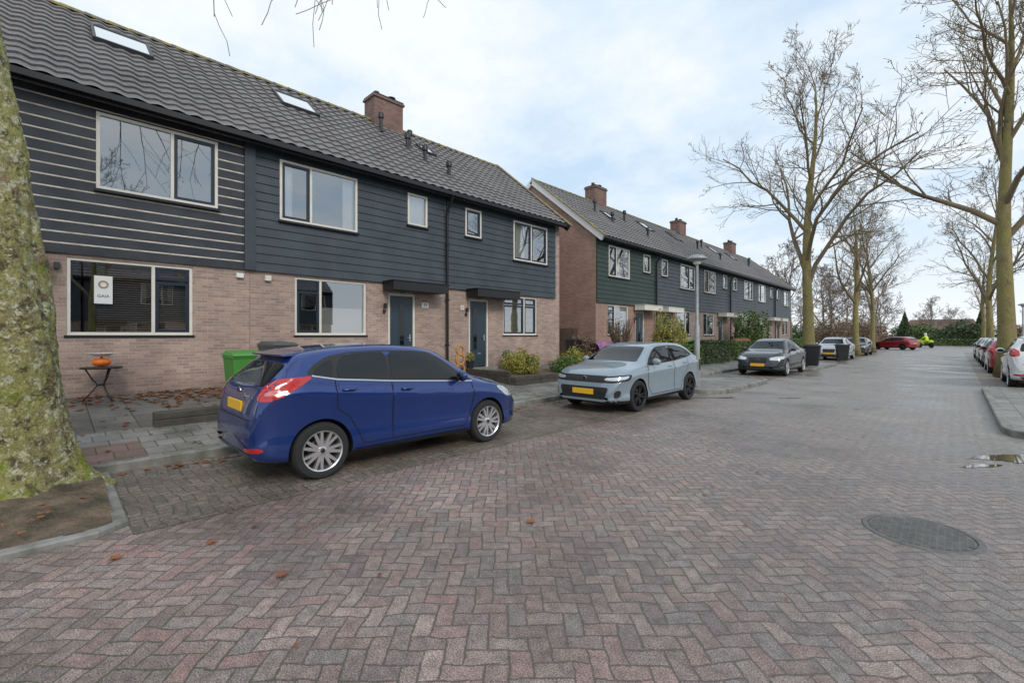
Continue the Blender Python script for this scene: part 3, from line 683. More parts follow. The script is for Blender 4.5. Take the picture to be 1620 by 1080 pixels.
for i,(y,l,h) in enumerate(((20.0,2.4,.95),(23.3,3.0,1.1),(27.6,3.4,1.0),(33,4.5,.9),(40,5,1.1))):
    shrub('hedge','clipped green hedge along the front garden','hedge',(-8.7,y,.22),(.8,l,h),5000,.05,(LG,LD)[i%2],True,seed=20+i,group='clipped front garden hedges')
shrub('shrub','dry brown bare shrub at the garden corner','shrub',(-9.9,16.6,.3),(1.3,1.4,2.0),900,.03,LB,seed=9,twigs=130)
shrub('shrub','dry brown tangled shrub by the gable wall','shrub',(-10.6,15.0,.3),(1.3,1.0,1.3),2200,.04,LB,seed=10,twigs=90)
for i in range(13): 
    x=-36+i*6.2; shrub('shrub',('dark evergreen bush beyond the junction','brown bare thicket beyond the junction','broad green bush beyond the junction')[i%3],'shrub',(x,97+(i%3)*5,0),(7,5,R.uniform(2.2,4.0)),4000,.18,(LD,LB,LG)[i%3],seed=40+i,group='bushes beyond the junction')
for i,(x,y) in enumerate(((-6,101),(3,106),(9.5,98))):
    e=thing('conifer','dark conical evergreen tree beyond the hedges','tree',(x,y,0)); rng=random.Random(i); s=MB(); s.tube([(0,0,0),(0,0,5)],[.15,.03],8); s.obj('trunk',[STEM],e)
    s=MB()
    for k in range(3500):
        z=rng.random()**1.3; r=(1-z)*1.5*rng.random()**.4*(1+.25*noise.noise(Vector((z*6,k%7,i)))); a=rng.uniform(0,6.28); p=Vector((r*math.cos(a),r*math.sin(a),.5+z*5)); d=Vector((rng.gauss(0,1),rng.gauss(0,1),rng.gauss(0,1))).normalized(); o=d.orthogonal().normalized()*.14; u=d.cross(o)*.5; s.face((p-o,p-u,p+o,p+u))
    s.obj('crown',[LD],e)
for i in range(5): shrub('hedge','low clipped green hedge beyond the junction','hedge',(-14+i*7,93.5,0),(6.9,.9,1.0),2500,.12,LG,True,seed=60+i,group='low hedges beyond the junction')
for i in range(5): shrub('shrub','brown leafless bushes behind the parked cars','shrub',(-10+ (i%2)*2,60+i*4,0),(5,4,3.5),3000,.10,LB,seed=70+i,group='brown bushes near the junction',twigs=80)
for i in range(4): shrub('hedge','green hedge beside the far pavement','hedge',(7.8,30+i*12,0),(1,11.5,1.6),4000,.1,LD,True,seed=80+i,group='hedges beside the far pavement')
fh=thing('far_house','low brick house with brown roof beyond hedges','house',(-3,190,0))
s=MB(); s.box(-8,8,-4,4,0,3.2); s.obj('wall',[BRICK2],fh); s=MB(); s.face([(-8.5,-4.5,3.1),(8.5,-4.5,3.1),(7,0,6.4),(-7,0,6.4)]); s.face([(-8.5,4.5,3.1),(8.5,4.5,3.1),(7,0,6.4),(-7,0,6.4)]); s.face([(8.5,-4.5,3.1),(8.5,4.5,3.1),(7,0,6.4)]); s.face([(-8.5,-4.5,3.1),(-8.5,4.5,3.1),(-7,0,6.4)]); s.obj('roof',[mat('brown_roof',(.16,.10,.08),.8)],fh)
for q in (-5,0,5): s=MB(); s.box(q-1,q+1,-4.03,-4.003,1,2.3); s.obj('window',[CARGL],fh)
# ------------------------------------------------------------ cars
def pchip(pts):
    X=np.array([p[0] for p in pts],float); Y=np.array([p[1] for p in pts],float); h=np.diff(X); dl=np.diff(Y)/h; n=len(X); d=np.zeros(n)
    for i in range(1,n-1):
        if dl[i-1]*dl[i]>0:
            w1=2*h[i]+h[i-1]; w2=h[i]+2*h[i-1]; d[i]=(w1+w2)/(w1/dl[i-1]+w2/dl[i])
    d[0]=dl[0]; d[-1]=dl[-1]
    def f(x):
        x=min(max(x,X[0]),X[-1]); i=min(n-2,max(0,int(np.searchsorted(X,x)-1))); t=(x-X[i])/h[i]
        return float((1+2*t)*(1-t)**2*Y[i]+t*(1-t)**2*h[i]*d[i]+t*t*(3-2*t)*Y[i+1]+t*t*(t-1)*h[i]*d[i+1])
    return f
def wheel_meshes(r,w,style,rimm):
    t=MB(); prof=[(r*.68,-w/2+.01),(r*.74,-w/2),(r*.93,-w/2+.005),(r*.985,-w/2+.03),(r,-w/2+.06),(r,w/2-.06),(r*.985,w/2-.03),(r*.93,w/2-.005),(r*.74,w/2),(r*.68,w/2-.01)]
    t.lathe(prof,48,axis='X'); tm=t.mesh('tyre',[TYRE],angle=40)
    m=MB(); ri=r*.72
    m.lathe([(ri,w/2-.004),(ri*.985,w/2+.004),(ri*.93,w/2-.006),(ri*.90,w/2-.03),(ri*.88,-w/2+.02)],48,axis='X')
    m.lathe([(ri*.9,w/2-.11),(.001,w/2-.11)],32,axis='X',m=1)
    m.lathe([(ri*.58,w/2-.095),(ri*.56,w/2-.085),(.001,w/2-.085)],32,axis='X',m=2)
    ns={'multi':7,'five':5}[style]
    for i in range(ns):
        a0=2*math.pi*i/ns
        for da in ((-.18,.18) if style=='multi' else (-.20,.20)):
            pa=a0+da*.5; pb=a0+da; wi=.042 if style=='multi' else .045
            ca,sa,cb,sb=math.cos(pa),math.sin(pa),math.cos(pb),math.sin(pb)
            def P(rr,c,s_,off,h): return (h,rr*c-off*s_,rr*s_+off*c)
            hin,hout=w/2-.018,w/2-.008
            q=[P(ri*.14,ca,sa,-wi*.6,hin-.03),P(ri*.93,cb,sb,-wi*.42,hout-.035),P(ri*.93,cb,sb,wi*.42,hout-.035),P(ri*.14,ca,sa,wi*.6,hin-.03),
               P(ri*.14,ca,sa,-wi*.5,hin),P(ri*.93,cb,sb,-wi*.34,hout),P(ri*.93,cb,sb,wi*.34,hout),P(ri*.14,ca,sa,wi*.5,hin)]
            m.hexa(q)
    m.lathe([(ri*.22,w/2-.05),(ri*.21,w/2-.012),(ri*.16,w/2-.008),(.001,w/2-.006)],24,axis='X')
    m.lathe([(ri*.11,w/2-.004),(.001,w/2-.002)],20,axis='X',m=1)
    rm=m.mesh('rim',[rimm,PLAST,STEEL],angle=35)
    return tm,rm
def build_car(P,label,loc,rz,pnt,name='parked_car',group='cars parked along the kerb'):
    C_=thing(name,label,'car',loc,rz,group); L=P['L']
    F={k:pchip(P[k]) for k in('top','bot','belt','hw','rw','drop')}
    ls=sorted(set([round(x,4) for x in list(np.linspace(0,L,70))+list(np.linspace(0,.35,16))+list(np.linspace(L-.4,L,18))]))
    rings=[]
    for l in ls:
        top,bot,belt,hw,rw,dr=[F[k](l) for k in('top','bot','belt','hw','rw','drop')]
        belt=min(belt,top-.02); dr=min(dr,(top-belt)*.6); rail=top-dr; rw=min(rw,hw*.95)
        bw=hw*.945; h=belt-bot; cr=P.get('crease',.84)
        pts=[(0,bot),(hw*.80,bot),(hw*.94,bot+.03),(hw*.975,bot+.09),(hw*.985,bot+h*.22),(hw*.968,bot+h*.38),(hw*.982,bot+h*.66),(hw*1.0,bot+h*cr),(hw*.972,bot+h*(cr+.05)),(bw,belt),(bw*.45+rw*.55+.018,belt+(rail-belt)*.55),(rw,rail),(rw*.86,top-dr*.28),(rw*.5,top-dr*.05),(0,top)]
        cum=[0]
        for a,b in zip(pts,pts[1:]): cum.append(cum[-1]+math.hypot(b[0]-a[0],b[1]-a[1])+1e-5)
        fx=pchip([(c,p[0]) for c,p in zip(cum,pts)]); fz=pchip([(c,p[1]) for c,p in zip(cum,pts)])
        us=[]
        for k in range(len(pts)-1):
            nn=(2,2,2,3,3,4,4,2,3,5,5,3,3,4)[k]
            us+= [cum[k]+(cum[k+1]-cum[k])*j/nn for j in range(nn)]
        us.append(cum[-1]); half=[(fx(u),fz(u)) for u in us]
        rings.append([(x,l-L/2,z) for x,z in half]+[(-x,l-L/2,z) for x,z in half[-2:0:-1]])
    n=len(rings[0]); mb=MB()
    for r in rings: mb.v+=r
    for i in range(len(rings)-1):
        for j in range(n):
            j2=(j+1)%n; mb.f.append((i*n+j,i*n+j2,(i+1)*n+j2,(i+1)*n+j)); zc=sum(mb.v[q][2] for q in mb.f[-1])/4
            mb.m.append(1 if zc<P.get('blackz',.27) else 0)
    for ri_ in (0,len(rings)-1):
        c=len(mb.v); xs=rings[ri_]; zc=sum(p[2] for p in xs)/n; mb.v.append((0,xs[0][1],zc))
        for j in range(n):
            j2=(j+1)%n; mb.f.append((ri_*n+j2,ri_*n+j,c) if ri_==0 else (ri_*n+j,ri_*n+j2,c)); mb.m.append(0)
    bvh=BVHTree.FromPolygons(mb.v,mb.f)
    me=mb.mesh('body',[pnt,PLAST]); bm=bmesh.new(); bm.from_mesh(me); bmesh.ops.remove_doubles(bm,verts=bm.verts,dist=1e-5); bmesh.ops.recalc_face_normals(bm,faces=bm.faces); bm.to_mesh(me); bm.free()
    body=bpy.data.objects.new('body',me); COL.objects.link(body)
    cut=MB()
    for wl_ in P['wheels']:
        for sd in (1,-1):
            x0,x1=(.40,1.3) if sd>0 else (-1.3,-.40)
            ra=P['wr']+.04; b0=len(cut.v); cut.lathe([(ra,x0),(ra,x1)],56,(0,wl_-L/2,P['wr']),'X',m=1)
            cut.f.append(tuple(b0+j for j in range(56))); cut.m.append(1); cut.f.append(tuple(b0+56+j for j in reversed(range(56)))); cut.m.append(1)
    cm=cut.mesh('cut',[pnt,PLAST]); bm=bmesh.new(); bm.from_mesh(cm); bmesh.ops.recalc_face_normals(bm,faces=bm.faces); bm.to_mesh(cm); bm.free()
    co=bpy.data.objects.new('cut',cm); COL.objects.link(co)
    mo=body.modifiers.new('b','BOOLEAN'); mo.operation='DIFFERENCE'; mo.solver='EXACT'; mo.object=co
    dg=bpy.context.evaluated_depsgraph_get(); nm=bpy.data.meshes.new_from_object(body.evaluated_get(dg)); body.modifiers.clear(); body.data=nm
    bpy.data.objects.remove(co); nm.polygons.foreach_set('use_smooth',[True]*len(nm.polygons)); nm.set_sharp_from_angle(angle=math.radians(38)); body.parent=C_
    def patch(nm_,pts,d,off,m,g=.05,chaikin=0,par=C_,mir=False):
        pts=[Vector((p[0],p[1]-L/2,p[2])) for p in pts]; d=Vector(d).normalized()
        if mir: pts=[Vector((-p.x,p.y,p.z)) for p in pts]; d=Vector((-d.x,d.y,d.z))
        up=Vector((0,0,1)) if abs(d.z)<.95 else Vector((0,1,0)); e1=d.cross(up).normalized(); e2=e1.cross(d).normalized()
        poly=[Vector((p.dot(e1),p.dot(e2))) for p in pts]
        for _ in range(chaikin):
            q=[]
            for i in range(len(poly)):
                a,b=poly[i],poly[(i+1)%len(poly)]; ln=(b-a).length; t=min(.25,.035/max(ln,1e-4)); q+=[a.lerp(b,t),a.lerp(b,1-t)]
            poly=q
        dense=[]
        for i in range(len(poly)):
            a,b=poly[i],poly[(i+1)%len(poly)]; k=max(1,int((b-a).length/g))
            dense+=[a.lerp(b,j/k) for j in range(k)]
        nb=len(dense); xs=[p.x for p in dense]; ys=[p.y for p in dense]
        def inside(x,y):
            c=False; j=nb-1
            for i in range(nb):
                if (ys[i]>y)!=(ys[j]>y) and x<(xs[j]-xs[i])*(y-ys[i])/(ys[j]-ys[i])+xs[i]: c=not c
                j=i
            return c
        inn=[]; x=min(xs)+g/2
        while x<max(xs):
            y=min(ys)+g/2
            while y<max(ys):
                if inside(x,y) and min((x-a)**2+(y-b)**2 for a,b in zip(xs,ys))>(g*.4)**2: inn.append(Vector((x,y)))
                y+=g
            x+=g
        vs,_,fs,*_r=delaunay_2d_cdt(dense+inn,[],[list(range(nb))],1,1e-6)
        s=MB(); ok=[]
        for v in vs:
            hit,nn,_,_=bvh.ray_cast(e1*v.x+e2*v.y-d*6,d)
            if hit is None: ok.append(False); s.v.append((0,0,0)); continue
            if nn.dot(d)>0: nn=-nn
            q=hit+nn*off; ok.append(True); s.v.append((q.x,q.y,q.z))
        for f in fs:
            if all(ok[i] for i in f):
                zz=[Vector(s.v[i]) for i in f]
                if max((zz[0]-zz[1]).length,(zz[1]-zz[2]).length,(zz[2]-zz[0]).length)<g*6: s.f.append(tuple(f)); s.m.append(0)
        return s.obj(nm_,[m],par,smooth=True)
    def ribbon(nm_,lines,width,off,m,par=C_):
        for mir in (1,-1):
            s=MB()
            for ln in lines:
                dn=[]
                for a,b in zip(ln,ln[1:]):
                    k=max(1,int(math.hypot(b[0]-a[0],b[1]-a[1])/.04)); dn+=[tuple(a[i]+(b[i]-a[i])*j/k for i in range(2)) for j in range(k)]
                dn.append(ln[-1]); prev=None
                for i,p in enumerate(dn):
                    a=dn[max(0,i-1)]; b=dn[min(len(dn)-1,i+1)]
                    tx,ty=b[0]-a[0],b[1]-a[1]; tl=math.hypot(tx,ty) or 1; nx_,ny_=-ty/tl*width/2,tx/tl*width/2
                    cur=[]
                    for sg in (1,-1):
                        hit,nn,_,_=bvh.ray_cast(Vector((3*mir,p[0]+sg*nx_-L/2,p[1]+sg*ny_)),Vector((-mir,0,0)))
                        if hit is None: cur=None; break
                        if nn.x*mir<0: nn=-nn
                        q=hit+nn*off; cur.append((q.x,q.y,q.z))
                    if prev and cur: s.quad(prev[0],prev[1],cur[1],cur[0])
                    prev=cur
            s.obj(nm_,[m],par)
    D=(-1,0,0)
    for mir in (False,True):
        if P.get('dlo'): patch('window_surround',[(2,a,b) for a,b in P['dlo']],D,.0025,PLAST,.06,1,mir=mir)
        for pl in P['side_glass']: patch('window',[(2,a,b) for a,b in pl],D,.006,CARGL,.06,1,mir=mir)
        for pl,h in zip(P['doors'],P['handles']):
            dr=patch('door',[(2,a,b) for a,b in pl],D,.0025,pnt,.05,1,mir=mir)
            hit,nn,_,_=bvh.ray_cast(Vector((3 if not mir else -3,h[0]-L/2,h[1])),Vector((-1 if not mir else 1,0,0)))
            s=MB(); sg=1 if not mir else -1
            x0=hit.x; s.tube([(x0,h[0]-L/2-.09,h[1]),(x0+sg*.035,h[0]-L/2-.07,h[1]+.004),(x0+sg*.038,h[0]-L/2+.05,h[1]+.004),(x0,h[0]-L/2+.09,h[1])],[.012,.013,.013,.012],8); s.obj('handle',[pnt],dr,smooth=True)
        mp=P['mirror']; s=MB(); sg=1 if not mir else -1
        s.ell((sg*(mp[0]+.10),mp[1]-L/2,mp[2]),(.105,.06,.075)); o=s.obj('mirror',[pnt],C_,smooth=True)
        s=MB(); s.tube([(sg*(mp[0]-.08),mp[1]-L/2+.02,mp[2]-.07),(sg*(mp[0]+.04),mp[1]-L/2,mp[2]-.05)],[.03,.022],8); s.obj('mirror_arm',[PLAST],o,smooth=True)
        s=MB(); s.ell((sg*(mp[0]+.10),mp[1]-L/2-.012,mp[2]),(.09,.055,.062)); s.obj('mirror_glass',[CARGL],o,smooth=True)
        for nm_,pl,dd,off,m,g in P['both']: patch(nm_,pl,dd,off,m,g,1,mir=mir)
    for nm_,pl,dd,off,m,g,ck in P['center']: patch(nm_,pl,dd,off,m,g,ck)
    ribbon('door_gap',P['seams'],.010,.0035,GAPD)
    if P.get('chrome'): ribbon('chrome_strip',P['chrome'],.016,.008,STEEL)
    if P.get('sill'): ribbon('side_skirt',P['sill'],.05,.006,PLAST)
    wi=P['wheels']; tm,rm=wheel_meshes(P['wr'],.20,P['rim'],P.get('rimm',RIM)); xw=P['hwmax']-.115
    for l in wi:
        for sg in (1,-1):
            W_=bpy.data.objects.new('wheel',None); COL.objects.link(W_); W_.parent=C_; W_.location=(sg*xw,l-L/2,P['wr']); W_.empty_display_size=.1
            if sg<0: W_.rotation_euler[2]=math.pi
            for nn_,m_ in (('tyre',tm),('rim',rm)):
                o=bpy.data.objects.new(nn_,m_); COL.objects.link(o); o.parent=W_
    for (l,z,sg) in P['plates']:
        hit,_,_,_=bvh.ray_cast(Vector((0,sg*4,z)),Vector((0,-sg,0))); s=MB(); y=hit.y
        s.box(-.26,.26,y-.008 if sg>0 else y-.016,y+.016 if sg>0 else y+.008,z-.055,z+.055); s.obj('number_plate',[PLATE],C_,bevel=.003)
    for (z,sg,rx,rz_) in P['emblem']:
        hit,_,_,_=bvh.ray_cast(Vector((0,sg*4,z)),Vector((0,-sg,0))); s=MB(); y=hit.y+sg*.008
        s.lathe([(1,.0),(.96,.010*sg),(.001,.012*sg)],24,(0,0,0),'Y'); s.v=[(v[0]*rx,v[1]+y,v[2]*rz_+z) for v in s.v]
        e=s.obj('emblem',[STEEL],C_)
        s=MB(); s.lathe([(.82,.013*sg),(.001,.0135*sg)],24,(0,0,0),'Y'); s.v=[(v[0]*rx,v[1]+y,v[2]*rz_+z) for v in s.v]; s.obj('badge',[NAVY if P.get('navyb') else PLAST],e)
    return C_,bvh
hatch=dict(L=3.97,wr=.315,wheels=(.69,3.17),hwmax=.86,blackz=.25,rim='multi',navyb=True,
 top=[(0,.60),(.02,.72),(.05,.86),(.10,1.00),(.16,1.08),(.28,1.20),(.40,1.315),(.46,1.37),(.54,1.41),(.7,1.44),(1.0,1.47),(1.5,1.49),(2.0,1.468),(2.35,1.405),(2.7,1.20),(3.0,1.02),(3.12,.985),(3.5,.90),(3.75,.79),(3.88,.68),(3.95,.57),(3.97,.50)],
 bot=[(0,.34),(.08,.27),(.5,.21),(3.4,.19),(3.85,.21),(3.97,.28)],
 belt=[(0,.56),(.05,.76),(.10,.94),(.2,1.07),(.5,1.13),(.9,1.085),(1.5,1.025),(2.7,.93),(3.1,.89),(3.5,.80),(3.8,.66),(3.97,.44)],
 hw=[(0,.62),(.03,.71),(.10,.775),(.25,.82),(.6,.86),(1.2,.85),(2,.85),(3.1,.86),(3.5,.835),(3.75,.76),(3.9,.66),(3.97,.52)],
 rw=[(0,.5),(.1,.68),(.4,.63),(1,.63),(2,.62),(2.4,.61),(3.0,.68),(3.5,.62),(3.97,.40)],
 drop=[(0,.02),(.3,.04),(.6,.07),(2.2,.08),(2.8,.04),(3.2,.03),(3.97,.03)],
 dlo=[(2.90,.935),(2.66,1.09),(2.45,1.25),(2.24,1.365),(1.95,1.395),(1.5,1.41),(1.1,1.40),(.80,1.355),(.60,1.25),(.52,1.17),(.9,1.085),(1.5,1.03)],
 side_glass=[[(2.80,.965),(2.60,1.10),(2.40,1.245),(2.22,1.345),(1.95,1.375),(1.60,1.388),(1.58,1.045)],[(1.52,1.05),(1.54,1.388),(1.15,1.378),(.97,1.35),(.88,1.22),(.88,1.11)],[(.81,1.115),(.86,1.32),(.74,1.285),(.60,1.19),(.63,1.155)]],
 doors=[[(1.585,.33),(1.585,1.015),(2.84,.925),(2.87,.75),(2.80,.45),(2.70,.33)],[(.88,1.075),(1.555,1.015),(1.555,.33),(1.20,.33),(1.12,.5),(1.02,.66),(.88,.74)]],
 handles=[(1.78,.92),(1.0,.97)],
 seams=[[(1.57,.32),(1.57,1.03)],[(1.57,.32),(2.70,.32),(2.82,.45),(2.89,.75),(2.86,.93)],[(1.57,.32),(1.18,.32),(1.10,.5),(1.0,.67),(.86,.76),(.84,1.09)]],
 chrome=[[(2.88,.935),(1.55,1.030),(.86,1.095),(.58,1.150)]],
 sill=[[(1.08,.245),(2.78,.245)]],
 mirror=(.80,2.62,1.03),
 both=[('tail_light',[(.90,.54,1.15),(.80,.22,1.13),(.68,.12,1.06),(.64,.07,.92),(.82,.12,.90),(.90,.26,.96),(.90,.42,1.06)],(-.80,.60,0),.006,RED,.035),
       ('tail_light_lens',[(.84,.24,1.04),(.76,.14,1.01),(.76,.10,.96),(.84,.20,.97)],(-.80,.60,0),.010,REDL,.03),
       ('reflector',[(.78,0,.43),(.50,0,.41),(.50,0,.375),(.78,0,.38)],(-.15,1,0),.006,RED,.04),
       ('headlight',[(.82,3.35,.84),(.55,3.82,.72),(.60,3.85,.62),(.84,3.55,.66)],(-.6,-.75,-.1),.006,HEAD,.04),
       ('fog_light',[(.45,3.9,.42),(.62,3.9,.42),(.62,3.9,.33),(.48,3.9,.33)],(0,-1,0),.006,PLAST,.04)],
 center=[('windshield',[(-.60,3.0,1.04),(.60,3.0,1.04),(.51,2.40,1.38),(-.51,2.40,1.38)],(0,-.8,-.6),.004,CARGL,.06,1),
       ('rear_window',[(-.64,0,1.07),(.64,0,1.07),(.62,0,1.18),(.58,0,1.33),(-.58,0,1.33),(-.62,0,1.18)],(0,1,-.12),.005,CARGL,.05,1),
       ('tailgate_gap',[(-.60,0,.705),(.60,0,.705),(.60,0,.695),(-.60,0,.695)],(0,1,0),.003,GAPD,.05,0),
       ('bumper_insert',[(-.66,0,.36),(.66,0,.36),(.60,0,.28),(-.60,0,.28)],(0,1,0),.004,PLAST,.05,1),
       ('grille',[(-.48,0,.55),(.48,0,.55),(.38,0,.33),(-.38,0,.33)],(0,-1,0),.004,PLAST,.05,1)],
 plates=[(0,.82,-1),(0,.46,1)],emblem=[(.98,-1,.07,.03),(.62,1,.07,.03)])
P_BLUE=paint('blue',(.003,.030,.175),.35,.3); P_GREY=paint('grey',(.24,.305,.35),.1,.35); P_DARK=paint('dark_grey',(.04,.045,.05),.5,.3)
P_WHITE=paint('white',(.75,.75,.74),.0,.3); P_REDP=paint('red',(.30,.012,.02),.2,.3); P_BLKP=paint('black',(.012,.013,.016),.3,.3); P_SILV=paint('silver',(.45,.47,.48),.6,.3)
c1,bv=build_car(hatch,'blue five-door hatchback with silver wheels parked at kerb',(-5.86,1.48+1.985,0),math.radians(-.5),P_BLUE)
hit,_,_,_=bv.ray_cast(Vector((.40,-4,.93)),Vector((0,1,0)))
text('Fiesta',.085,'lettering',c1,(.36,hit.y-.012,.93),(math.pi/2,0,0),STEEL,.003)
s=MB(); s.hexa([(-.53,-1.985+.37,1.355),(.53,-1.985+.37,1.355),(.57,-1.985+.66,1.37),(-.57,-1.985+.66,1.37),(-.52,-1.985+.35,1.378),(.52,-1.985+.35,1.378),(.54,-1.985+.66,1.424),(-.54,-1.985+.66,1.424)]); s.obj('spoiler',[P_BLUE],c1,bevel=.01)
corsa=dict(hatch); corsa.update(L=4.06,wr=.33,wheels=(.72,3.25),hwmax=.88,rim='five',rimm=RIMD,navyb=False,blackz=.27,
 top=[(0,.60),(.02,.74),(.05,.90),(.10,1.03),(.18,1.12),(.34,1.28),(.44,1.35),(.58,1.39),(.9,1.42),(1.3,1.435),(1.7,1.432),(2.1,1.405),(2.38,1.345),(2.75,1.15),(3.05,1.02),(3.2,.985),(3.6,.92),(3.85,.84),(3.96,.76),(4.02,.66),(4.05,.55),(4.06,.48)],
 belt=[(0,.56),(.05,.78),(.10,.96),(.2,1.06),(.6,1.07),(1.5,.985),(2.7,.94),(3.1,.92),(3.5,.87),(3.85,.76),(3.98,.62),(4.06,.42)],
 bot=[(0,.34),(.08,.27),(.5,.21),(3.4,.18),(3.9,.19),(4.06,.25)],
 hw=[(0,.66),(.03,.75),(.10,.81),(.25,.855),(.6,.88),(1.2,.865),(2,.865),(3.2,.88),(3.6,.865),(3.85,.81),(3.98,.74),(4.06,.62)],
 rw=[(0,.5),(.1,.66),(.4,.60),(1,.61),(2,.62),(2.4,.62),(3.0,.70),(3.6,.68),(4.06,.50)],
 dlo=[(2.86,.945),(2.58,1.11),(2.33,1.25),(2.12,1.325),(1.9,1.345),(1.5,1.358),(1.1,1.350),(.76,1.30),(.58,1.21),(.52,1.12),(.9,1.055),(1.5,.995)],
 side_glass=[[(2.75,.975),(2.55,1.09),(2.32,1.225),(2.12,1.30),(1.9,1.325),(1.62,1.335),(1.60,1.005)],[(1.54,1.01),(1.56,1.335),(1.2,1.325),(.90,1.28),(.78,1.20),(.82,1.08)]],
 handles=[(1.80,.89),(1.0,.94)],chrome=None,
 seams=[[(1.57,.32),(1.57,.98)],[(1.57,.32),(2.70,.32),(2.82,.45),(2.89,.75),(2.84,.94)],[(1.57,.32),(1.22,.32),(1.14,.5),(1.03,.67),(.88,.76),(.83,1.05)]],
 doors=[[(1.585,.33),(1.585,.98),(2.80,.93),(2.87,.75),(2.80,.45),(2.70,.33)],[(.90,1.02),(1.555,.98),(1.555,.33),(1.24,.33),(1.16,.5),(1.05,.66),(.90,.74)]],
 mirror=(.82,2.62,1.02),sill=[[(1.12,.24),(2.82,.24)]],
 both=[('tail_light',[(.86,.2,1.0),(.5,.07,.98),(.5,.05,.88),(.84,.2,.88)],(-.6,.8,0),.006,RED,.04),
       ('headlight',[(.88,3.68,.775),(.66,3.93,.735),(.50,4.0,.725),(.50,4.02,.68),(.66,3.97,.67),(.88,3.78,.71)],(-.45,-.88,-.05),.010,HEAD,.03),
       ('headlight_bezel',[(.91,3.62,.80),(.60,3.93,.765),(.40,4.0,.755),(.40,4.02,.635),(.66,3.97,.63),(.91,3.74,.68)],(-.45,-.88,-.05),.005,PLAST,.03),
       ('air_intake',[(.80,3.9,.49),(.70,3.95,.48),(.68,3.95,.33),(.78,3.9,.34)],(-.3,-1,0),.006,PLAST,.04)],
 center=[('windshield',[(-.64,3.02,1.04),(.64,3.02,1.04),(.52,2.38,1.33),(-.52,2.38,1.33)],(0,-.7,-.7),.004,CARGL,.06,1),
       ('grille_band',[(-.52,4,.765),(.52,4,.765),(.50,4,.63),(-.50,4,.63)],(0,-1,0),.007,PLAST,.05,0),
       ('grille',[(-.60,4,.54),(.60,4,.54),(.52,4,.30),(-.52,4,.30)],(0,-1,0),.006,PLAST,.05,1),
       ('rear_window',[(-.58,0,1.10),(.58,0,1.10),(.52,0,1.31),(-.52,0,1.31)],(0,1,-.3),.005,CARGL,.05,1)],
 plates=[(0,.44,1),(0,.70,-1)],emblem=[(.70,1,.06,.055)])
c2,_=build_car(corsa,'light grey five-door hatchback with black wheels',(-5.58,9.90,0),math.pi,P_GREY)
sedan=dict(corsa); sedan.update(L=4.55,wr=.33,wheels=(.98,3.72),hwmax=.92,rim='five',rimm=RIM,
 top=[(0,.60),(.02,.75),(.06,.92),(.12,1.0),(.5,1.05),(.75,1.12),(1.2,1.34),(1.5,1.43),(2.0,1.47),(2.4,1.45),(2.75,1.37),(3.1,1.19),(3.4,1.04),(3.55,1.0),(4.1,.91),(4.35,.82),(4.48,.68),(4.53,.56),(4.55,.48)],
 belt=[(0,.56),(.05,.74),(.10,.88),(.2,.95),(.6,.98),(1.5,.98),(2.7,.94),(3.5,.90),(4.1,.82),(4.4,.68),(4.55,.42)],
 bot=[(0,.34),(.08,.27),(.5,.21),(3.9,.19),(4.4,.20),(4.55,.26)],
 hw=[(0,.64),(.03,.74),(.10,.82),(.25,.87),(.6,.91),(3.7,.92),(4.1,.90),(4.35,.82),(4.48,.74),(4.55,.60)],
 rw=[(0,.6),(.5,.66),(1.2,.60),(2,.60),(2.8,.62),(3.4,.72),(4.1,.70),(4.55,.50)],
 drop=[(0,.02),(.7,.04),(1.3,.08),(2.6,.08),(3.2,.04),(3.6,.03),(4.55,.03)],dlo=None,
 side_glass=[[(3.15,.975),(2.95,1.10),(2.70,1.25),(2.5,1.34),(2.3,1.365),(2.02,1.378),(2.0,.99)],[(1.94,.995),(1.96,1.378),(1.6,1.365),(1.3,1.30),(.98,1.10),(1.0,1.03)]],
 handles=[(2.2,.88),(1.35,.9)],
 seams=[[(1.97,.32),(1.97,.98)],[(1.97,.32),(3.15,.32),(3.27,.45),(3.30,.8),(3.22,.95)],[(1.97,.32),(1.5,.32),(1.42,.5),(1.32,.66),(1.15,.76),(1.1,1.0)]],
 doors=[[(1.985,.33),(1.985,.965),(3.20,.93),(3.26,.75),(3.22,.45),(3.12,.33)],[(1.14,.97),(1.955,.96),(1.955,.33),(1.52,.33),(1.44,.5),(1.34,.66),(1.16,.76)]],
 mirror=(.86,3.0,1.03),sill=[[(1.4,.24),(3.3,.24)]],
 both=[('tail_light',[(.88,.2,.95),(.6,.07,.95),(.55,.05,.75),(.88,.25,.80)],(-.6,.8,0),.006,RED,.05),
       ('headlight',[(.92,4.1,.80),(.66,4.38,.76),(.44,4.48,.72),(.44,4.5,.62),(.70,4.42,.62),(.92,4.2,.70)],(-.45,-.88,-.05),.008,HEAD,.04),
       ('air_intake',[(.80,4.4,.42),(.5,4.5,.40),(.5,4.5,.32),(.78,4.4,.34)],(-.3,-1,0),.006,PLAST,.05)],
 center=[('windshield',[(-.64,3.38,1.06),(.64,3.38,1.06),(.52,2.80,1.34),(-.52,2.80,1.34)],(0,-.7,-.7),.004,CARGL,.06,1),
       ('grille',[(-.36,4,.72),(.36,4,.72),(.32,4,.50),(-.32,4,.50)],(0,-1,0),.006,PLAST,.05,1),
       ('lower_grille',[(-.45,4,.36),(.45,4,.36),(.42,4,.27),(-.42,4,.27)],(0,-1,0),.006,PLAST,.05,1),
       ('rear_window',[(-.55,0,1.10),(.55,0,1.10),(.46,0,1.34),(-.46,0,1.34)],(0,1,-.4),.005,CARGL,.06,1)],
 plates=[(0,.44,1),(0,.72,-1)],emblem=[(.62,1,.06,.06)])
c3,_=build_car(sedan,'dark grey sedan with yellow plate parked beside street tree',(-5.55,21.7,0),math.pi,P_DARK)
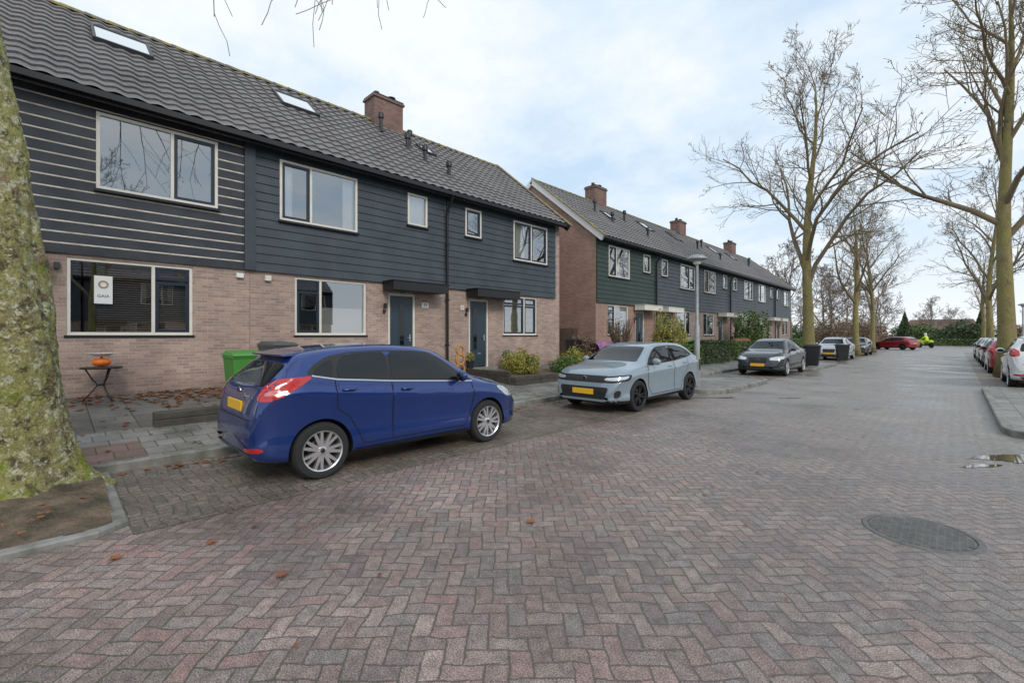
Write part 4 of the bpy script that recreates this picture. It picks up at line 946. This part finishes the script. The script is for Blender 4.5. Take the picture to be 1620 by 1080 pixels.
c3.scale=(.96,.96,1.0)
CG='cars parked along the kerb'
def cp(src,x,y,rz,p,label,scale=None): copy_thing(src,(x,y,0),rz,label,scale,p,CG)
cp(c3,-5.75,37.0,math.pi,P_SILV,'silver sedan parked in the bay by bare trees')
cp(c2,-5.75,46.5,math.pi,P_BLKP,'black hatchback parked behind the silver car')
cp(c2,-4.8,66,math.radians(62),P_REDP,'red hatchback parked sideways near the junction')
cp(c1,2.05,22.0,0,P_WHITE,'white hatchback parked beside the pavement kerb',(1.04,1.05,1.06))
cp(c1,1.85,29.2,0,P_REDP,'red hatchback parked beyond the thick tree')
cp(c2,1.85,34.3,0,P_BLKP,'black hatchback in the kerbside row')
cp(c3,1.85,39.6,0,P_SILV,'silver sedan in the kerbside row')
cp(c2,1.85,45.2,0,P_DARK,'dark grey hatchback in the kerbside row')
# ------------------------------------------------------------ street furniture and garden things
lp=thing('street_lamp','grey street lamp with shallow dome head','street lamp',(-5.35,13.2,.1))
s=MB(); s.lathe([(.09,0),(.09,.05),(.075,.06),(.075,1.75),(.045,1.82),(.04,3.55),(.03,3.56)],20); s.obj('post',[GALV],lp,angle=40)
s=MB(); s.lathe([(.04,3.52),(.05,3.6),(.12,3.66),(.25,3.68),(.27,3.70),(.26,3.74),(.18,3.80),(.06,3.83),(.001,3.835)],28); s.obj('lamp_shade',[GALV],lp,angle=50)
s=MB(); s.lathe([(.05,3.60),(.11,3.645),(.10,3.56),(.001,3.53)],20); s.obj('lamp_lens',[WHITE],lp,smooth=True)
s=MB(); s.box(.07,.085,-.04,.04,.5,.8); s.obj('service_hatch',[PVC],lp)
lp2=copy_thing(lp,(3.6,50,.1),0,'grey street lamp with shallow dome head beside far pavement')
def bin_(loc,rz,bodym,lidm,label):
    b=thing('wheelie_bin',label,'wheelie bin',loc,rz,'wheeled rubbish bins')
    s=MB(); s.hexa([(-.21,-.24,.06),(.21,-.24,.06),(.21,.22,.06),(-.21,.22,.06),(-.27,-.33,.95),(.27,-.33,.95),(.27,.31,.95),(-.27,.31,.95)]); s.box(-.285,.285,-.345,.325,.93,.965)
    for q in (-.12,0,.12): s.hexa([(q-.02,.22,.15),(q+.02,.22,.15),(q+.02,.235,.15),(q-.02,.235,.15),(q-.02,.30,.9),(q+.02,.30,.9),(q+.02,.318,.9),(q-.02,.318,.9)])
    s.obj('body',[bodym],b,bevel=.015)
    s=MB(); s.hexa([(-.29,-.34,.968),(.29,-.34,.968),(.29,.36,.968),(-.29,.36,.968),(-.24,-.28,1.06),(.24,-.28,1.06),(.25,.30,1.02),(-.25,.30,1.02)]); s.obj('lid',[lidm],b,bevel=.015)
    s=MB(); s.tube([(-.24,-.40,1.0),(.24,-.40,1.0)],.016,8); s.tube([(-.24,-.40,1.0),(-.24,-.32,.96)],.014,6); s.tube([(.24,-.40,1.0),(.24,-.32,.96)],.014,6); s.obj('handle',[lidm],b)
    for sg in (-1,1):
        s=MB(); s.lathe([(.001,-.03),(.1,-.03),(.1,.03),(.001,.03)],20,(sg*.24,-.25,.1),'X'); s.obj('wheel',[TYRE],b,angle=40)
    return b
BG=mat('bin_green',(.07,.27,.045),.5); BK=mat('bin_black',(.02,.021,.022),.5); BGR=mat('bin_grey',(.09,.095,.10),.5)
bin_((-9.05,2.5,gz(-9.05)),-1.57,BG,BG,'bright green wheelie bin in the front garden')
bin_((-10.7,3.6,gz(-10.7)),-1.4,BGR,BGR,'dark grey wheelie bin by the brick wall')
bin_((-10.9,14.9,gz(-10.9)),-1.5,BK,BK,'black wheelie bin beside the gable')
bin_((-9.6,22.6,.3),-1.5,BK,BG,'black wheelie bin with green lid behind hedge')
bin_((-9.6,23.5,.3),-1.5,BG,BG,'green wheelie bin behind the hedge')
bin_((-4.75,25.0,.12),-1.5,BK,BK,'black wheelie bin at the kerb by the tree')
bin_((-4.9,34,.01),-1.2,BK,BK,'black wheelie bin standing between parked cars')
SLP=mat('sleeper_dark',(.045,.04,.035),.7,col2=(.08,.07,.055),ns=6,bs=25)
def edging(x0,x1,y0,y1,h,label='low dark timber garden edging'):
    z=gz((x0+x1)/2); s=MB(); 
    n=max(1,round(abs(y1-y0)/1.2)) if abs(y1-y0)>abs(x1-x0) else 1
    for i in range(n):
        a=y0+(y1-y0)*i/n; b=y0+(y1-y0)*(i+1)/n-.01; s.box(x0,x1,a,b,z-.1,z+h*.5-.004); s.box(x0+.005,x1-.004,a,b,z+h*.5,z+h)
    o=s.obj('garden_edging',[SLP],bevel=.01); tag(o,label,'garden edging','low garden edgings')
edging(-8.75,-8.5,1.15,3.0,.20); edging(-8.95,-8.7,-1.6,.22,.18); edging(-8.7,-8.5,8.9,14.3,.22); edging(-11.2,-8.7,8.85,8.95,.25); edging(-8.7,-8.5,17.2,31,.2)
SOILY=MB(); SOILY.quad((-11.35,9.0,gz(-11.35)+.05),(-8.68,9.0,gz(-8.68)+.15),(-8.68,9.5,gz(-8.68)+.15),(-11.35,9.5,gz(-11.35)+.05)); SOILY.quad((-10.2,9.5,gz(-10.2)+.08),(-8.68,9.5,gz(-8.68)+.15),(-8.68,14.3,gz(-8.68)+.15),(-10.2,14.3,gz(-10.2)+.08)); structure(SOILY.obj('garden_soil',[SOIL]))
tb=thing('garden_table','small black wrought-iron table against the brick wall','table',(-10.95,.72,gz(-10.95)))
s=MB(); s.lathe([(.001,.60),(.29,.60),(.30,.585),(.29,.57),(.001,.575)],28); s.obj('table_top',[BLK],tb,angle=40)
for k in range(3):
    a=k*2.094+.5; c,sn=math.cos(a),math.sin(a); s=MB(); s.tube([(c*.22,sn*.22,.58),(c*.12,sn*.12,.38),(c*.05,sn*.05,.28),(c*.16,sn*.16,.12),(c*.26,sn*.26,0)],.012,8); s.obj('leg',[BLK],tb,smooth=True)
s=MB(); s.lathe([(.06,.27),(.07,.28),(.06,.29)],16); s.obj('ring',[BLK],tb)
pk=thing('pumpkin','orange pumpkin resting on the black garden table','pumpkin',(-10.95,.72,gz(-10.95)+.60))
s=MB(); K=48
for i in range(13):
    ph=math.pi*i/12
    for j in range(K):
        t=2*math.pi*j/K; r=.125*(1+.07*abs(math.cos(t*5)))*max(.02,math.sin(ph)); s.v.append((r*math.cos(t),r*math.sin(t),.085-.085*math.cos(ph)*(1-.15*(math.sin(ph)<.5))))
for i in range(12):
    for j in range(K): s.f.append((i*K+j,i*K+(j+1)%K,(i+1)*K+(j+1)%K,(i+1)*K+j)); s.m.append(0)
s.obj('flesh',[mat('pumpkin_orange',(.80,.17,.012),.45)],pk,smooth=True)
s=MB(); s.tube([(0,0,.15),(.01,0,.18),(.03,0,.20)],[.018,.012,.014],8); s.obj('stalk',[STEM],pk)
bw=MB(); bw.lathe([(.001,0),(.10,0),(.19,.05),(.20,.055),(.18,.05),(.09,.01),(.001,.01)],28); o=bw.obj('plate',[WHITE],angle=40,loc=(-10.95,.72,gz(-10.95)+.79)); tag(o,'white dish set on top of the orange pumpkin','dish')
TERR=mat('terracotta',(.30,.12,.06),.8)
for (x,y,r,h,m,pl) in ((-11.05,6.3,.14,.28,TERR,LG),(-11.0,9.4,.13,.3,BK,LY),(-10.9,11.0,.15,.3,TERR,LG)):
    e=thing('plant_pot','small round plant pot with plant by the wall','plant pot',(x,y,gz(x)+.03),0,'plant pots by the doors')
    s=MB(); s.lathe([(.001,0),(r*.7,0),(r,h),(r*1.08,h),(r*1.08,h+.03),(r*.9,h+.03),(r*.85,h-.02),(.001,h-.02)],20); s.obj('pot',[m],e,angle=40)
    s=MB()
    for i in range(300):
        v=Vector((R.gauss(0,1),R.gauss(0,1),R.gauss(0,1))).normalized()*R.random()**.4*r*1.3; p=v+Vector((0,0,h+r*1.1)); d=Vector((R.gauss(0,1),R.gauss(0,1),R.gauss(0,1))).normalized(); o=d.orthogonal().normalized()*.03; u=d.cross(o)*.6; s.face((p-o,p-u,p+o,p+u))
    s.obj('foliage',[pl],e)
e=thing('ring_ornament','stack of orange rings standing beside the dark door','garden ornament',(-10.5,8.6,gz(-10.5)))
OR=mat('rope_orange',(.48,.22,.05),.7)
for k,(z,r) in enumerate(((.18,.16),(.48,.15),(.75,.13))):
    s=MB(); pts=[(0,r*math.cos(t),z+r*math.sin(t)) for t in np.linspace(0,2*math.pi,25)]; s.tube(pts,.035,8,cap=False); s.obj('ring',[OR],e,smooth=True)
WOOD=mat('fence_wood',(.42,.19,.09),.7,col2=(.28,.13,.06),ns=5); WOODD=mat('fence_wood_dark',(.13,.085,.065),.8,col2=(.19,.13,.09),ns=5)
def fence(x,y0,y1,z0,h,m,label,ax='y'):
    s=MB(); n=int(abs(y1-y0)/.13)
    for i in range(n):
        a=y0+(y1-y0)*i/n
        if ax=='y': s.box(x,x+.02,a,a+.115,z0,z0+h+R.uniform(-.01,.01))
        else: s.box(a,a+.115,x,x+.02,z0,z0+h+R.uniform(-.01,.01))
    for zz in (.25,h-.25):
        if ax=='y': s.box(x-.04,x-.002,y0,y1,z0+zz,z0+zz+.07)
        else: s.box(y0,y1,x+.022,x+.06,z0+zz,z0+zz+.07)
    o=s.obj('fence',[m]); tag(o,label,'fence')
fence(-9.5,29.0,35.5,.25,1.15,WOOD,'orange-brown timber slat fence before the gardens')
fence(15.9,-13.6,-11.5,.4,1.5,WOODD,'dark brown wooden slat fence between house rows','x')
PUR=mat('purple_cloth',(.13,.08,.30),.7,col2=(.35,.15,.16),ns=6)
s=MB(); nx,ny=16,14
for i in range(nx+1):
    for j in range(ny+1):
        u=i/nx; v=j/ny; y=-.65+1.3*u; x=.32*math.sin((v-.5)*math.pi)*(1+.06*math.sin(u*20)); z=(1.02-.12*abs(u-.5))*max(0,math.cos((v-.5)*math.pi*.92))**.6+.02*math.sin(u*17+v*9); s.v.append((x,y,max(.03,z)))
for i in range(nx):
    for j in range(ny): a=i*(ny+1)+j; s.f.append((a,a+ny+1,a+ny+2,a+1)); s.m.append(0)
o=s.obj('covered_bicycle',[PUR],smooth=True,loc=(-10.1,15.6,.36)); tag(o,'purple patterned cover draped over a bicycle','bicycle cover')
# ------------------------------------------------------------ motorcycle + rider
YEL=mat('hi_vis_yellow',(.55,.75,.03),.5)
mc=thing('motorcycle','yellow-green motorcycle at the junction','motorcycle',(-2.6,77,0),math.radians(50))
for y in (-.72,.72):
    s=MB(); s.lathe([(.22,-.05),(.31,-.05),(.33,0),(.31,.05),(.22,.05)],24,(0,y,.33),'X',closed=True); s.lathe([(.22,.03),(.03,.04)],24,(0,y,.33),'X'); s.obj('wheel',[TYRE],mc,smooth=True)
s=MB(); s.ell((0,.25,.72),(.22,.5,.25)); s.ell((0,.65,.85),(.2,.22,.25)); s.ell((0,-.6,.8),(.22,.35,.18)); s.obj('fairing',[YEL],mc,smooth=True)
s=MB(); s.ell((0,-.2,.82),(.17,.45,.09)); s.obj('seat',[BLK],mc,smooth=True)
s=MB(); s.box(-.2,.2,-.4,.5,.3,.6); s.tube([(0,.5,.8),(0,.72,.33)],.05,8); s.obj('engine',[PVC],mc,bevel=.05)
s=MB(); s.tube([(-.36,.35,1.08),(0,.5,1.05),(.36,.35,1.08)],.02,8); s.obj('handlebar',[BLK],mc)
s=MB(); s.quad((-.2,.62,1.05),(.2,.62,1.05),(.15,.5,1.4),(-.15,.5,1.4)); s.obj('windscreen',[CARGL],mc)
J=[((0,-.2,.92),.16),((0,-.15,1.15),.16),((0,-.05,1.38),.17),((0,-.02,1.52),.07),((0,0,1.66),.11),
   ((.2,-.06,1.42),.075),((.33,.1,1.2),.06),((.33,.33,1.12),.045),((-.2,-.06,1.42),.075),((-.33,.1,1.2),.06),((-.33,.33,1.12),.045),
   ((.16,-.15,.88),.11),((.27,.2,.75),.08),((.24,.0,.38),.055),((-.16,-.15,.88),.11),((-.27,.2,.75),.08),((-.24,.0,.38),.055)]
E=[(0,1),(1,2),(2,3),(3,4),(2,5),(5,6),(6,7),(2,8),(8,9),(9,10),(0,11),(11,12),(12,13),(0,14),(14,15),(15,16)]
pe=thing('person','rider in hi-vis yellow jacket and helmet on motorcycle','person',(-2.6,77,0),math.radians(50))
me=bpy.data.meshes.new('body'); me.from_pydata([j[0] for j in J],E,[]); o=bpy.data.objects.new('body',me); COL.objects.link(o); o.parent=pe
sk=o.modifiers.new('s','SKIN'); me.materials.append(YEL)
for i,j in enumerate(J): me.skin_vertices[0].data[i].radius=(j[1],j[1])
me.skin_vertices[0].data[0].use_root=True
sb=o.modifiers.new('u','SUBSURF'); sb.levels=1; sb.render_levels=1
s=MB(); s.ell((0,0,1.70),(.14,.16,.16)); s.obj('helmet',[WHITE],pe,smooth=True)
# ------------------------------------------------------------ world, light, camera
wd=bpy.data.worlds.new('World'); sc.world=wd; wd.use_nodes=True; nt=wd.node_tree; bg=nt.nodes['Background']
sk=nt.nodes.new('ShaderNodeTexSky'); sk.sky_type='NISHITA'; sk.sun_disc=False; sk.air_density=1.; sk.dust_density=1.
tc=nt.nodes.new('ShaderNodeTexCoord').outputs['Generated']; s_=sep(nt,tc); zz=M(nt,'ADD',M(nt,'MAXIMUM',s_[2],0.),.22)
v=comb(nt,M(nt,'DIVIDE',s_[0],zz),M(nt,'DIVIDE',s_[1],zz),0.)
f=mapr(nt,M(nt,'ADD',nz(nt,v,1.0,7,.6),M(nt,'MULTIPLY',nz(nt,v,3.2,6,.6),.3)),.50,.76,.15,1.)
hz=mapr(nt,s_[2],0.02,.32,1.,0.); f=M(nt,'MAXIMUM',f,hz)
col=mixc(nt,f,mixc(nt,.9,sk.outputs[0],(3.7,5.1,6.6)),(6.4,6.75,7.0))
nt.links.new(col,bg.inputs[0]); bg.inputs[1].default_value=.15
sl=bpy.data.lights.new('sun','SUN'); sl.energy=1.5; sl.angle=math.radians(18); sl.color=(1,.95,.88)
so=bpy.data.objects.new('sun',sl); COL.objects.link(so)
sd=Vector((.78,-.25,.57)).normalized(); so.rotation_euler=(-sd).to_track_quat('-Z','Y').to_euler()
sk.sun_rotation=math.atan2(sd.x,sd.y); sk.sun_elevation=math.asin(sd.z)
cam=bpy.data.cameras.new('camera'); co=bpy.data.objects.new('camera',cam); COL.objects.link(co); sc.camera=co
cam.lens=16; cam.sensor_width=36; cam.shift_y=-10/1620; cam.clip_end=3000; cam.clip_start=.05
co.location=(0,0,1.6); co.rotation_euler=(math.pi/2,0,math.radians(44.19))
sc.view_settings.view_transform='Standard'; sc.view_settings.look='None'; sc.view_settings.exposure=0
